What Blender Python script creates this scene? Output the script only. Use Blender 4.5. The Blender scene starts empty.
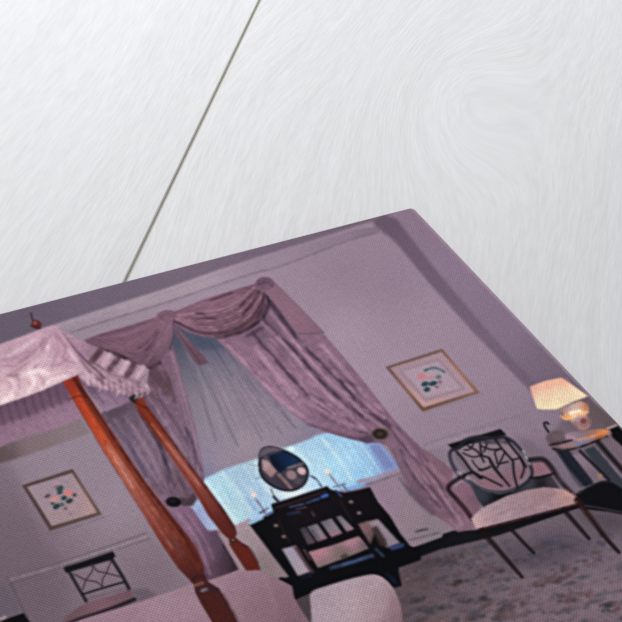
# A stretched canvas print lying on white-washed floorboards.
# The print itself is flat: every printed motif is a thin ink-layer mesh lying on
# the canvas face, at its real place on the canvas.
import bpy, math
import numpy as np
from mathutils import Vector, Matrix
from mathutils.geometry import delaunay_2d_cdt

rng = np.random.default_rng(7)
S = 0.7            # metres per unit of the solved perspective
T = 0.016          # thickness of the stretched canvas
CW, CH = 0.53 * S, 0.385 * S

# ------------------------------------------------------------------ perspective
c0 = np.array([311., 311.])
V1 = np.array([-1061., -1346.]); V2 = np.array([2791., -406.])
F = math.sqrt(-(V1 - c0) @ (V2 - c0))
d1 = np.append(V1 - c0, F); d1 /= np.linalg.norm(d1)      # world +y, away along the canvas side
d2 = np.append(V2 - c0, F); d2 /= np.linalg.norm(d2)      # world +x, along the canvas top
nn = np.cross(d1, d2); nn /= np.linalg.norm(nn)           # down into the floor
Cc = np.array([413.2 - 311., 206.1 - 311., F]); Cc /= np.linalg.norm(Cc)
CAM = np.array([-Cc @ d2, -Cc @ d1, Cc @ nn]) * S + np.array([0, 0, T])

def on_plane(p, z=T):
    """points of the print (measured on its photograph) -> place on the plane at height z"""
    p = np.asarray(p, float).reshape(-1, 2)
    r = np.stack([p[:, 0] - 311, p[:, 1] - 311, np.full(len(p), F)], 1)
    w = np.stack([r @ d2, r @ d1, -(r @ nn)], 1)
    t = (z - CAM[2]) / w[:, 2]
    return CAM[:2] + w[:, :2] * t[:, None]

def to_print(xy, z=T):
    """inverse of on_plane"""
    xy = np.asarray(xy, float).reshape(-1, 2)
    w = np.concatenate([xy, np.full((len(xy), 1), z)], 1) - CAM
    r = w[:, :1] * d2 + w[:, 1:2] * d1 - w[:, 2:3] * nn
    return r[:, :2] / r[:, 2:3] * F + 311

# ------------------------------------------------------------------ the picture that is printed
SC = 2
GAIN = 1.44
X0, X1, Y0, Y1 = -240, 760, 190, 900
WW, HH = (X1 - X0) * SC, (Y1 - Y0) * SC
IMG = np.zeros((HH, WW, 3), np.float32)

def smooth(pts, closed=True, n=6):
    p = np.array(pts, float); m = len(p); out = []
    for i in range(m if closed else m - 1):
        if closed: a, b, c, d = p[(i - 1) % m], p[i], p[(i + 1) % m], p[(i + 2) % m]
        else: a, b, c, d = p[max(i - 1, 0)], p[i], p[i + 1], p[min(i + 2, m - 1)]
        for k in range(n):
            t = k / n
            out.append(.5 * (2 * b + (c - a) * t + (2 * a - 5 * b + 4 * c - d) * t * t + (3 * b - a - 3 * c + d) * t ** 3))
    if not closed: out.append(p[-1])
    return np.array(out)

def gblur(m, s):
    if s <= 0: return m
    r = int(math.ceil(s * 2.6)); k = np.exp(-np.arange(-r, r + 1) ** 2 / (2 * s * s)); k /= k.sum()
    for ax in (0, 1):
        pad = [(0, 0)] * m.ndim; pad[ax] = (r, r)
        q = np.pad(m, pad, mode='edge'); o = np.zeros_like(m)
        for i, kk in enumerate(k):
            sl = [slice(None)] * m.ndim; sl[ax] = slice(i, i + m.shape[ax]); o += kk * q[tuple(sl)]
        m = o
    return m

def vnoise(h, w, sx, sy):
    gh, gw = int(h / sy) + 3, int(w / sx) + 3
    g = rng.uniform(-1, 1, (gh, gw)).astype(np.float32)
    y = np.arange(h) / sy; x = np.arange(w) / sx
    yi = y.astype(int); xi = x.astype(int); fy = (y - yi)[:, None]; fx = (x - xi)[None]
    fy = fy * fy * (3 - 2 * fy); fx = fx * fx * (3 - 2 * fx)
    a = g[yi][:, xi]; b = g[yi][:, xi + 1]; c = g[yi + 1][:, xi]; d = g[yi + 1][:, xi + 1]
    return (a * (1 - fx) + b * fx) * (1 - fy) + (c * (1 - fx) + d * fx) * fy

def box(P, pad):
    x0 = max(int((P[:, 0].min() - pad - X0) * SC), 0); x1 = min(int((P[:, 0].max() + pad - X0) * SC) + 1, WW)
    y0 = max(int((P[:, 1].min() - pad - Y0) * SC), 0); y1 = min(int((P[:, 1].max() + pad - Y0) * SC) + 1, HH)
    return x0, x1, y0, y1

def pmask(P, blur):
    x0, x1, y0, y1 = box(P, blur * 3 + 1); h, w = y1 - y0, x1 - x0
    if h <= 0 or w <= 0: return None
    cnt = np.zeros((h, w + 1), np.int32)
    q = (P - [X0, Y0]) * SC - [x0, y0] - .5
    for a, b in zip(q, np.roll(q, -1, 0)):
        if a[1] > b[1]: a, b = b, a
        r0, r1 = max(int(math.ceil(a[1])), 0), min(int(math.ceil(b[1])), h)
        if r1 <= r0: continue
        r = np.arange(r0, r1); xx = a[0] + (b[0] - a[0]) * (r - a[1]) / (b[1] - a[1])
        np.add.at(cnt, (r, np.clip(np.ceil(xx), 0, w).astype(int)), 1)
    m = (np.cumsum(cnt, 1)[:, :w] % 2).astype(np.float32)
    return (x0, x1, y0, y1), gblur(m, blur * SC)

def smask(P, w0, w1, blur):
    x0, x1, y0, y1 = box(P, max(w0, w1) + blur * 3 + 1)
    if y1 <= y0 or x1 <= x0: return None
    gy, gx = np.mgrid[y0:y1, x0:x1].astype(np.float32)
    gx = (gx + .5) / SC + X0; gy = (gy + .5) / SC + Y0
    best = np.full(gx.shape, -99, np.float32); n = len(P) - 1
    for i in range(n):
        a, b = P[i], P[i + 1]; d = b - a; L = d @ d
        if L < 1e-9: continue
        t = np.clip(((gx - a[0]) * d[0] + (gy - a[1]) * d[1]) / L, 0, 1)
        ds = np.hypot(gx - a[0] - t * d[0], gy - a[1] - t * d[1])
        w = w0 + (w1 - w0) * (i + t) / n
        best = np.maximum(best, w / 2 - ds)
    return (x0, x1, y0, y1), gblur(np.clip(best * SC + .5, 0, 1), blur * SC)

def lin(c):
    c = np.asarray(c, np.float32) / 255
    return c

def field(ctrl, bb, pw=2.6):
    x0, x1, y0, y1 = bb
    gy, gx = np.mgrid[y0:y1, x0:x1].astype(np.float32)
    gx = gx / SC + X0; gy = gy / SC + Y0
    num = np.zeros(gx.shape + (3,), np.float32); den = np.zeros(gx.shape, np.float32)
    a_ = np.array([q[:2] for q in ctrl], float); soft = max(9., min(900., float(np.prod(np.ptp(a_, axis=0) + 4)) / len(ctrl) * .14))
    for x, y, c in ctrl:
        w = 1 / (((gx - x) ** 2 + (gy - y) ** 2 + soft) ** (pw / 2))
        num += w[..., None] * lin(c); den += w
    return num / den[..., None]

def lay(mm, col, a=1., tex=0, ts=(3, 3)):
    if mm is None: return
    (x0, x1, y0, y1), m = mm
    if isinstance(col, list): c = field(col, (x0, x1, y0, y1))
    else: c = np.broadcast_to(lin(col), m.shape + (3,))
    if tex:
        nz = vnoise(*m.shape, ts[0] * SC, ts[1] * SC) * .6 + vnoise(*m.shape, ts[0] * SC * .45, ts[1] * SC * .45) * .4
        c = c * (1 + tex * nz[..., None])
    m = (m * a)[..., None]
    IMG[y0:y1, x0:x1] = IMG[y0:y1, x0:x1] * (1 - m) + c * m

def P(pts, col, a=1., blur=.6, sm=False, tex=0, ts=(3, 3)):
    p = smooth(pts) if sm else np.array(pts, float)
    lay(pmask(p, blur), col, a, tex, ts); return p

def L(pts, w, col, a=1., blur=.5, w1=None, sm=True):
    p = smooth(pts, False) if sm and len(pts) > 2 else np.array(pts, float)
    mm = smask(p, w, w if w1 is None else w1, blur)
    if mm is not None and .2 < a < .96 and w >= 1.4:
        b_, m_ = mm; mm = (b_, m_ * np.clip(.92 + .42 * vnoise(*m_.shape, 5 * SC, 5 * SC), 0, 1 / a))
    lay(mm, col, a)
    return p, w, (w if w1 is None else w1)

def ell(x, y, rx, ry, ang=0, n=20):
    t = np.arange(n) / n * 2 * math.pi; A = math.radians(ang)
    return np.stack([x + rx * np.cos(t) * math.cos(A) - ry * np.sin(t) * math.sin(A),
                     y + rx * np.cos(t) * math.sin(A) + ry * np.sin(t) * math.cos(A)], 1)

def D(x, y, rx, ry, col, a=1., blur=.8, ang=0):
    lay(pmask(ell(x, y, rx, ry, ang), blur), col, a)

# registered motifs: (name, parent name or None, [shapes], label)
MOT = []
def M(name, parent, shapes, label=None):
    MOT.append((name, parent, shapes, label))
def ring(p, k):
    p = np.array(p, float); c = p.mean(0); return c + (p - c) * k

# ---- walls and ceiling
P([(-300, 100), (800, 100), (800, 900), (-300, 900)],
  [(60, 460, (140, 122, 141)), (120, 500, (146, 127, 145)), (10, 540, (112, 94, 108)), (30, 590, (106, 90, 104)),
   (300, 300, (143, 121, 143)), (345, 330, (158, 137, 158)), (380, 380, (154, 133, 155)), (345, 275, (128, 107, 128)),
   (395, 285, (130, 109, 131)), (420, 330, (148, 126, 148)), (480, 380, (145, 123, 145)), (440, 430, (140, 119, 140)),
   (510, 410, (132, 112, 132)), (200, 290, (146, 126, 146)), (120, 315, (140, 122, 140)), (410, 510, (132, 111, 128)),
   (250, 545, (140, 120, 132)), (90, 440, (138, 120, 138)), (560, 470, (110, 94, 112)), (150, 580, (118, 100, 116)),
   (-150, 560, (96, 80, 92)), (490, 360, (140, 118, 141)), (340, 240, (136, 116, 137))])
wall_r = P([(389, 214), (402, 200), (820, 640), (820, 760), (612, 430), (560, 395), (530, 384), (480, 326), (436, 272), (400, 228)],
  [(415, 225, (124, 103, 124)), (460, 270, (128, 107, 131)), (510, 325, (124, 104, 128)), (550, 365, (110, 92, 114)), (600, 420, (88, 74, 82))])
ceil = P([(-300, 440), (0, 344), (30, 333), (54, 324.5), (120, 303), (170, 287), (215, 271), (258, 257), (300, 244), (350, 228), (392, 214), (400, 190), (-300, 190)],
  [(10, 325, (94, 82, 100)), (100, 300, (102, 88, 107)), (200, 270, (108, 92, 111)), (280, 245, (104, 88, 107)), (370, 218, (100, 84, 102))], blur=1.2)
M('printed_ceiling', None, [('p', [(-300, 440), (0, 344), (30, 333), (54, 324.5), (120, 303), (170, 287), (215, 271), (258, 257), (300, 244), (350, 228), (392, 214), (380, 150), (-300, 310)])])
cor = [(54, 325), (120, 303.5), (170, 287.5), (215, 271.5), (258, 258), (300, 246), (350, 231), (378, 226), (380, 232), (348, 241), (280, 266.5), (250, 274), (170, 301), (100, 322.5), (70, 332)]
P(cor, [(90, 318, (142, 124, 142)), (150, 299, (151, 134, 149)), (200, 284, (154, 135, 153)), (270, 260, (138, 118, 138)), (340, 240, (128, 108, 129)), (375, 230, (112, 95, 114))], .9)
M('printed_cornice', None, [('p', cor)])
L([(54, 328), (120, 307), (170, 292), (215, 277)], 4, (158, 142, 156), .45, 1.2)
L([(70, 333), (100, 322.8), (170, 301), (250, 274.3), (280, 266.5), (348, 241), (378, 233), (386, 235)], 1.6, (108, 92, 110), .75, .7)
L([(150, 298), (230, 271), (290, 251)], 2, (128, 110, 130), .35, .8)
L([(110, 327), (170, 307), (240, 283)], 2, (150, 131, 150), .4, 1)
band = [(372, 221), (384, 214), (397, 219), (404, 229), (436, 270), (481, 323), (514, 361), (541, 388), (530, 391), (500, 360), (474, 333), (430, 284), (398, 245), (389, 236), (378, 228)]
P(band, [(385, 222, (88, 72, 90)), (410, 250, (98, 80, 100)), (440, 287, (101, 83, 104)), (480, 333, (107, 89, 110)), (525, 382, (102, 86, 106))], .95, 1.3)
M('printed_corner_moulding', None, [('p', band)])
L([(340, 226), (358, 221), (374, 222), (388, 234)], 3, (92, 76, 94), .5, 1.5)
P([(0, 452), (14, 470), (43, 540), (66, 563), (70, 630), (-50, 650), (-50, 470)], (98, 82, 98), .35, 5)
P([(386, 425), (420, 450), (455, 445), (450, 470), (430, 462)], (112, 100, 112), .35, 3)
# chair rails and panels
for a, b in (((6, 579), (146, 533)), ((12, 583.5), (150, 538.5))):
    L([a, (64, a[1] - 17.8), b], 1.3, (92, 77, 90), .75, .6)
L([(9, 580), (64, 564), (148, 536)], 2.6, (152, 133, 148), .45, .6)
L([(8, 578), (24, 611), (30, 622)], 2.2, (84, 72, 80), .7, .8)
L([(28, 590), (75, 572)], 1, (130, 113, 128), .3, 1)
P([(-60, 600), (6, 584), (26, 622), (-60, 650)], (92, 82, 100), .5, 3)
L([(423, 446), (437, 440), (470, 430.5), (529, 412.5)], 1.6, (112, 96, 112), .6, .8)
L([(425, 449), (440, 443.5), (470, 434)], 2, (152, 134, 150), .35, .8)
M('printed_chair_rail', None, [('s', *L([(9, 580), (64, 564), (148, 536)], 6, (100, 90, 100), 0))], 'left length of the moulded chair rail'); M('printed_chair_rail', None, [('s', *L([(425, 446), (470, 432), (529, 414)], 4, (100, 90, 100), 0))], 'right length of the moulded chair rail')
pf = [(2.6, 620), (24, 613), (32, 626), (20, 640), (-40, 640)]
P(pf, (14, 12, 16)); L([(-20, 625), (0, 619.5), (5, 617)], 3, (200, 170, 170), .8, .7)
M('printed_corner_table', None, [('p', pf)])
# wall under the window
P([(205, 532), (262, 519), (300, 600), (240, 580)], [(240, 545, (150, 130, 142)), (262, 570, (128, 110, 118)), (225, 540, (160, 136, 150))], 1, .7)
P([(360, 486), (404, 472), (420, 500), (455, 530), (442, 536), (414, 547), (400, 530)],
  [(385, 500, (140, 116, 138)), (410, 520, (138, 116, 132)), (430, 525, (128, 112, 126)), (395, 480, (140, 118, 138))], 1, .7)
L([(400, 478), (411, 494)], 3.4, (84, 76, 90), .7, .9)
L([(410, 540), (440, 532.5)], 2, (86, 82, 98), .7, .7)
L([(416, 531.5), (427, 529)], 2.4, (62, 54, 64), .85, .6)
M('printed_wall_vent', None, [('s', *L([(416, 531.5), (427, 529)], 3, (62, 54, 64), 0))])

# ---- carpet and dark floor
carp = [(260, 700), (294, 598), (313, 588), (402, 563), (440, 549), (487, 538), (578, 505), (620, 505), (900, 640), (1000, 1100), (300, 1100)]
P(carp, [(420, 565, (78, 66, 74)), (470, 552, (96, 82, 94)), (540, 540, (104, 88, 104)), (600, 520, (92, 80, 92)), (420, 590, (92, 76, 84)),
         (470, 595, (106, 88, 100)), (540, 600, (122, 102, 116)), (600, 590, (128, 106, 120)), (600, 560, (112, 96, 114)), (500, 620, (124, 102, 116)),
         (305, 605, (70, 58, 64)), (440, 620, (104, 86, 94))], tex=.05, ts=(4, 2))
lay(pmask(np.array(carp, float), .8), (52, 44, 54), .06)
P([(500, 548), (560, 530), (600, 545), (560, 565), (505, 572)], (52, 48, 62), .35, 5)
P([(570, 508), (622, 514), (640, 530), (600, 532)], (56, 48, 58), .35, 4)
M('printed_carpet', None, [('p', carp)])
for _ in range(620):
    x = rng.uniform(402, 680); y = rng.uniform(542, 690)
    if y < 563 - (x - 402) * .31 + 5: continue
    far = (y - 540) / 80
    col = [(60, 54, 64), (84, 60, 66), (48, 52, 62), (92, 74, 82), (72, 58, 56), (62, 66, 84)][rng.integers(6)]
    D(x, y, rng.uniform(2, 9), rng.uniform(.9, 2.6), col, rng.uniform(.2, .6), 1.0, rng.uniform(-24, -6))
def patch(x, y, rx, ry, ang, n, cols, a=.6):
    A = math.radians(ang)
    for _ in range(n):
        t = rng.uniform(0, 6.28); r = math.sqrt(rng.uniform(0, 1)); ex, ey = rx * r * math.cos(t), ry * r * math.sin(t)
        D(x + ex * math.cos(A) - ey * math.sin(A), y + ex * math.sin(A) + ey * math.cos(A), rng.uniform(1.5, 5), rng.uniform(.8, 2.2), cols[rng.integers(len(cols))], a * .8, .9, rng.uniform(-40, 10))
dk = [(52, 48, 56), (70, 58, 62), (44, 46, 54)]; rd = [(92, 62, 66), (70, 52, 52), (100, 72, 78)]
for _ in range(260):
    x = rng.uniform(404, 660); y = rng.uniform(548, 660)
    if y > 568 - (x - 402) * .31: D(x, y, rng.uniform(1, 2.6), rng.uniform(.6, 1.2), [(46, 42, 50), (66, 44, 48), (150, 128, 138), (50, 56, 66)][rng.integers(4)], rng.uniform(.2, .55), .6, -15)
patch(450, 560, 30, 5, -15, 26, dk); patch(460, 583, 9, 2.5, -10, 9, [(50, 38, 38)]); patch(489, 572, 16, 6, -15, 22, dk + rd)
patch(555, 577, 24, 6, -18, 34, dk + rd); patch(540, 552, 28, 8, -18, 30, [(56, 54, 66), (62, 58, 72)], .5)
patch(573, 597, 18, 5, -14, 22, dk + rd); patch(612, 607, 10, 5, -20, 20, dk + rd); patch(413, 600, 14, 3, -12, 14, dk)
patch(475, 600, 16, 4, -8, 18, dk); patch(432, 609, 10, 2.5, -10, 10, dk); patch(510, 608, 16, 5, -20, 22, dk + rd)
patch(498, 617, 8, 3, -10, 8, dk); patch(600, 540, 14, 6, -20, 14, [(62, 58, 72)], .5); patch(470, 618, 20, 3, -8, 16, dk)
L([(515, 565), (560, 548), (580, 552), (600, 560)], 1.2, (58, 56, 70), .5, .8); L([(540, 540), (565, 536), (590, 545)], 1, (66, 60, 72), .5, .7)
blk = [(250, 610), (280, 577), (300, 585), (400, 545), (414.5, 547), (442, 537), (443, 534), (453, 530.5), (477, 530), (500, 523), (560, 510), (578.5, 491), (600, 481), (640, 474), (700, 500), (640, 520), (622, 514.5), (610, 512), (588, 509.5), (578, 508), (500, 535), (487, 538.5), (440, 549.5), (420, 557), (400, 564), (392, 588), (313, 592), (294, 600)]
P(blk, [(300, 590, (12, 11, 15)), (430, 545, (13, 14, 19)), (470, 536, (20, 20, 27)), (600, 495, (13, 13, 18)), (370, 570, (10, 10, 14))])
M('printed_dark_floor', None, [('p', blk)])
L([(580, 505), (600, 508), (625, 513)], 1.2, (130, 108, 120), .45, .6)

# ---- window with its sheer blind
win = [(168, 318), (180, 316), (225, 332), (235, 345), (275, 399), (290, 413), (312, 426), (340, 436), (375, 440), (404, 471), (362, 485), (262, 519), (234, 526), (206, 531), (189, 512), (180, 480), (168, 400)]
P(win, [(180, 345, (66, 68, 86)), (192, 356, (96, 90, 108)), (178, 330, (66, 66, 86)), (200, 343, (50, 60, 82)), (215, 345, (62, 68, 90)), (228, 352, (96, 92, 114)), (205, 375, (112, 104, 124)),
        (195, 378, (104, 98, 114)), (215, 390, (136, 122, 138)), (200, 400, (130, 116, 132)), (232, 375, (122, 112, 130)), (225, 400, (148, 128, 148)), (210, 430, (134, 122, 142)), (250, 400, (140, 120, 142)), (245, 440, (150, 132, 148)), (218, 460, (146, 128, 146)),
        (280, 425, (142, 124, 144)), (310, 432, (128, 116, 140)), (206, 470, (120, 114, 150)), (245, 375, (126, 108, 130))], tex=.02)
for k in range(9):
    t = k / 8; x = 188 + t * 50; y = 352 - t * 2
    L([(x, y), (x + 20 + 8 * t, y + 42), (x + 38 + 22 * t, y + 92 - 16 * t)], 2.2, (118, 104, 128) if k % 2 else (160, 140, 160), .4 if k % 2 else .3, 1.0)
for x, y, X, Y in ((183, 338, 196, 372), (208, 340, 232, 376), (222, 345, 262, 400), (234, 350, 290, 420)):
    L([(x, y), ((x + X) / 2 + 1, (y + Y) / 2), (X, Y)], 2, (60, 62, 84), .45, 1)
for x, y, X, Y in ((232, 372, 275, 430), (240, 392, 262, 432), (213, 382, 245, 440)):
    L([(x, y), ((x + X) / 2, (y + Y) / 2), (X, Y)], 1.4, (112, 96, 116), .5, .8)
for k in range(13):
    f = k / 12; x = 182 + 60 * f; y = 345 + 6 * math.sin(f * 3)
    L([(x, y), (x + 13 + 16 * f, y + 40 + 2 * f), (x + 26 + 36 * f, y + 100 - 34 * f)], 1.6, (108, 98, 116), .22, 1.0)
    L([(x + 2.4, y), (x + 15.4 + 16 * f, y + 40), (x + 28 + 36 * f, y + 100 - 34 * f)], 1.6, (164, 146, 162), .18, 1.0)
for pts in ([(184, 350), (200, 392), (216, 440)], [(193, 352), (214, 396), (238, 446)], [(212, 350), (238, 396), (262, 440)], [(224, 350), (252, 392), (282, 434)], [(234, 352), (266, 394), (296, 428)]): L(pts, 1.8, (88, 80, 98), .5, .9)
lit = [(204, 479), (225, 469), (243, 463), (258, 459), (275, 450), (294, 445), (310, 439), (317, 435), (330, 432), (350, 437), (380, 443), (403, 470), (362, 484), (345, 489), (262, 518), (235, 526), (214, 530), (206, 530), (190, 511), (190, 503), (199, 500)]
P(lit, [(222, 490, (176, 212, 226)), (238, 512, (184, 214, 222)), (212, 484, (170, 200, 226)), (245, 475, (148, 172, 204)), (255, 495, (150, 178, 214)), (250, 466, (166, 186, 210)), (254, 508, (150, 180, 216)),
        (200, 515, (138, 142, 192)), (207, 527, (158, 164, 205)), (265, 500, (170, 196, 224)), (310, 450, (160, 190, 222)), (330, 445, (152, 186, 222)), (335, 465, (166, 210, 238)), (320, 480, (176, 204, 232)),
        (355, 460, (150, 196, 234)), (370, 470, (150, 196, 236)), (378, 452, (120, 140, 196)), (385, 462, (116, 134, 190)), (350, 447, (150, 188, 226)), (290, 492, (206, 212, 224)), (395, 468, (120, 124, 168)), (300, 496, (190, 205, 225))], tex=.06, ts=(1.5, 1.5), blur=1.0)
L([(206, 482), (220, 500), (237, 523)], 3.5, (204, 220, 224), .6, 1.0); L([(222, 472), (240, 495), (252, 512)], 3, (198, 218, 222), .6, 1.2)
L([(226, 470), (240, 487), (255, 510)], 3, (140, 158, 200), .6, 1.0); L([(240, 464), (252, 480), (262, 498)], 2.5, (152, 168, 208), .5, 1.0)
L([(256, 462), (260, 474), (266, 486)], 5, (206, 216, 224), .7, 1.6); L([(322, 439), (338, 458), (352, 480)], 2.2, (206, 222, 226), .7, .9)
L([(345, 440), (362, 462), (374, 478)], 2, (184, 218, 240), .5, 1); L([(312, 446), (330, 470)], 3, (184, 206, 230), .5, 1.2)
L([(292, 448), (300, 455), (309, 464)], 4, (196, 218, 230), .6, 1.2); D(291, 449, 3, 2.5, (214, 226, 224), .8)
for k in range(34):
    f = k / 33; x = 206 + 176 * f; y = 478 - 40 * min(f * 1.6, 1) + rng.uniform(0, 12)
    n_ = rng.uniform(14, 30); L([(x, y), (x + n_ * .62, y + n_)], rng.uniform(1, 2), [(214, 230, 232), (128, 164, 206), (196, 222, 226)][rng.integers(3)], .35, .8, sm=False)
L([(268, 490), (280, 495), (292, 495), (305, 490)], 4, (218, 218, 222), .7, 1.4)
P([(369, 445), (379, 444), (394, 466), (386, 470)], (112, 118, 172), .8, 1.0)
L([(358, 482), (380, 476), (402, 469)], 3.5, (150, 122, 140), .85, .8); L([(360, 487), (402, 473)], 1.6, (106, 88, 104), .8, .7)
L([(352, 488), (362, 485.5)], 3, (142, 176, 226), .9, .7)
P([(234, 526), (249, 518), (252, 521), (236, 531)], (160, 134, 150), .9, .8); L([(208, 533), (236, 531)], 1.5, (120, 108, 140), .6, .7)
L([(236, 531), (250, 527)], 1.4, (180, 160, 170), .5, .7)
M('printed_window', None, [('p', win)]); M('printed_window_blind', 'printed_window', [('p', [(172, 322), (180, 320), (225, 334), (235, 345), (275, 399), (290, 413), (312, 426), (330, 432), (317, 435), (294, 445), (258, 459), (225, 469), (204, 479), (180, 400)])])
M('printed_bright_panes', 'printed_window', [('p', lit)], 'bright blue lit lower part of the window')
tail = [(173, 326), (178, 328), (202, 354), (209, 363), (198.5, 366), (192.5, 359), (176, 334)]
P(tail, [(175, 330, (106, 80, 100)), (198, 358, (96, 68, 86))]); L([(176, 330), (186, 344), (200, 362)], 1.2, (62, 46, 62), .7)
M('printed_ribbon_tail', None, [('p', tail)])

# ---- left curtain
lc = [(104, 410), (120, 400), (134, 396), (147, 388), (149, 368), (160, 361), (169, 350), (172, 344), (177, 358), (183, 380), (190, 408), (198, 440), (204, 470), (204, 480), (199, 494), (192, 504), (184, 508), (172, 512), (150, 486), (126, 452), (100, 416)]
P(lc, [(115, 412, (78, 64, 80)), (122, 425, (92, 78, 98)), (140, 440, (116, 96, 116)), (150, 465, (118, 98, 120)), (165, 490, (98, 76, 92)), (156, 378, (76, 56, 68)), (168, 366, (112, 86, 108)), (178, 390, (128, 100, 124)),
       (185, 430, (120, 98, 120)), (195, 462, (104, 86, 108)), (152, 402, (84, 64, 80)), (170, 420, (112, 90, 112)), (180, 465, (92, 72, 90))], tex=.13, ts=(2.5, 4))
for pts, w, c, a in (([(124, 430), (134, 452), (146, 476)], 4, (74, 66, 92), .8), ([(139, 410), (151, 431), (161, 448), (170, 482)], 4.5, (44, 38, 54), .9), ([(186, 428), (194, 448), (201, 470)], 3.5, (52, 40, 60), .85),
    ([(166, 372), (171, 388), (175, 402)], 4, (72, 54, 66), .8), ([(154, 372), (164, 386), (168, 392)], 9, (74, 54, 62), .7), ([(171, 352), (181, 385), (192, 425), (203, 470)], 3, (146, 114, 138), .6),
    ([(150, 398), (166, 424), (186, 456)], 2.5, (150, 124, 144), .6), ([(158, 398), (176, 424), (188, 446)], 4, (80, 62, 78), .6), ([(132, 425), (150, 455), (160, 480)], 4, (130, 106, 130), .55),
    ([(174, 470), (182, 484), (190, 500)], 4, (68, 52, 66), .6), ([(178, 480), (172, 492), (176, 500)], 2, (60, 46, 58), .7), ([(108, 424), (124, 446), (142, 480)], 3, (122, 104, 128), .5), ([(112, 414), (130, 406)], 8, (70, 58, 72), .6),
    ([(172, 462), (176, 480), (184, 494)], 3, (116, 90, 104), .5), ([(177, 370), (188, 404), (196, 435)], 2.4, (104, 80, 104), .5)):
    L(pts, w, c, a, 1.0)
for k in range(7):
    f = k / 6
    L([(108 + 34 * f, 420 - 8 * f), (128 + 32 * f, 446 - 4 * f), (150 + 22 * f, 476), (168 + 8 * f, 498)], 1.6, [(78, 62, 84), (152, 126, 150)][k % 2], .45, .9)
for k in range(4):
    f = k / 3
    L([(170 + 6 * f, 366 + 4 * f), (180 + 5 * f, 400), (188 + 7 * f, 440), (190 + 10 * f, 478)], 1.5, [(84, 64, 86), (156, 124, 150)][k % 2], .45, .8)
lo = [(158, 492), (180, 504), (192, 508), (200, 520), (208, 531), (218, 530.5), (226, 544), (240, 569), (228, 574), (206, 582), (196, 572), (180, 540)]
P(lo, [(175, 515, (114, 88, 116)), (190, 528, (124, 94, 120)), (205, 555, (112, 84, 106)), (215, 540, (70, 56, 76)), (228, 556, (48, 36, 48)), (236, 567, (20, 16, 22)), (212, 575, (84, 62, 80)), (222, 572, (54, 42, 54))], tex=.08)
for pts, w, c, a in (([(176, 512), (196, 538), (210, 574)], 2.5, (150, 118, 142), .55), ([(188, 516), (205, 540), (214, 560)], 2.2, (144, 110, 138), .5), ([(184, 514), (202, 540), (211, 566)], 1.8, (84, 62, 84), .6), ([(196, 520), (210, 540)], 2, (90, 72, 104), .5), ([(170, 514), (190, 542), (203, 570)], 2, (92, 72, 92), .5), ([(224, 545), (238, 567)], 3, (14, 12, 18), .7)):
    L(pts, w, c, a, .8)
M('printed_curtain', None, [('p', lc), ('p', lo)], 'left mauve curtain drawn back behind the bed posts')
P([(217, 532), (226, 538), (247, 569), (239, 570)], (148, 124, 140), .9, .6)

lay(pmask(np.array(lc, float), .8), (196, 132, 160), .06); lay(pmask(np.array(lo, float), .8), (196, 128, 164), .1)
# ---- right curtain
rc = [(217, 340), (243, 331), (262, 318), (267, 300), (275, 300), (299, 332), (324, 334), (342, 355), (366, 384), (380, 402), (394, 420), (420, 447), (434, 455), (453, 470), (452, 484), (460, 500), (473, 519), (474, 529), (458, 532), (453, 527), (432, 514), (418, 502), (408, 488), (400, 470), (388, 446), (379, 443), (368, 443), (350, 439), (325, 432), (305, 423), (290, 412), (275, 399), (246, 368)]
P(rc, [(230, 342, (120, 90, 112)), (262, 330, (92, 72, 92)), (250, 360, (136, 104, 128)), (275, 325, (104, 80, 102)), (280, 385, (140, 108, 134)), (310, 345, (120, 90, 114)), (325, 350, (124, 94, 118)), (300, 400, (134, 104, 132)),
       (330, 420, (124, 94, 120)), (355, 432, (108, 80, 104)), (350, 375, (116, 88, 110)), (340, 395, (106, 84, 108)), (375, 405, (122, 90, 112)), (385, 425, (112, 84, 106)), (405, 440, (118, 88, 112)), (398, 455, (110, 88, 110)),
       (430, 462, (120, 88, 104)), (445, 478, (118, 82, 98)), (425, 480, (106, 78, 98)), (440, 505, (118, 88, 108)), (460, 520, (118, 88, 108)), (408, 475, (98, 82, 100)), (425, 500, (88, 68, 84))], tex=.1, ts=(5, 4))
dark = [([(266, 297), (278, 314), (290, 330), (303, 346), (321, 363), (340, 381), (355, 399), (371, 413), (390, 428)], 4, .8), ([(263, 320), (277, 334), (291, 347), (300, 356), (311, 370), (326, 386), (337, 396), (351, 408), (368, 420)], 4.2, .85),
        ([(253, 333), (263, 346), (275, 359), (297, 384), (310, 396)], 3.6, .75), ([(226, 341), (244, 360), (262, 380)], 1.6, .35), ([(268, 352), (290, 375), (312, 394), (335, 410)], 3, .45),
        ([(300, 390), (322, 408), (350, 422)], 3.2, .5), ([(345, 381), (358, 386)], 3.5, .6), ([(330, 362), (352, 385), (372, 403)], 3, .4), ([(322, 415), (345, 428), (372, 434)], 2.6, .55),
        ([(386, 420), (398, 438), (410, 453), (421, 464), (434, 477), (446, 495), (456, 514)], 3.2, .75), ([(400, 450), (413, 475), (426, 491), (440, 507)], 3, .75), ([(396, 426), (414, 446), (428, 462)], 2, .45), ([(429, 485), (443, 502), (455, 519)], 2.4, .6),
        ([(306, 424), (330, 431), (352, 438), (370, 441)], 2, .5), ([(247, 336), (262, 328)], 4, .6)]
for pts, w, a in dark: L(pts, w * .9, (54, 40, 60), min(a * 1.12, .95), 1.0)
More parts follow.
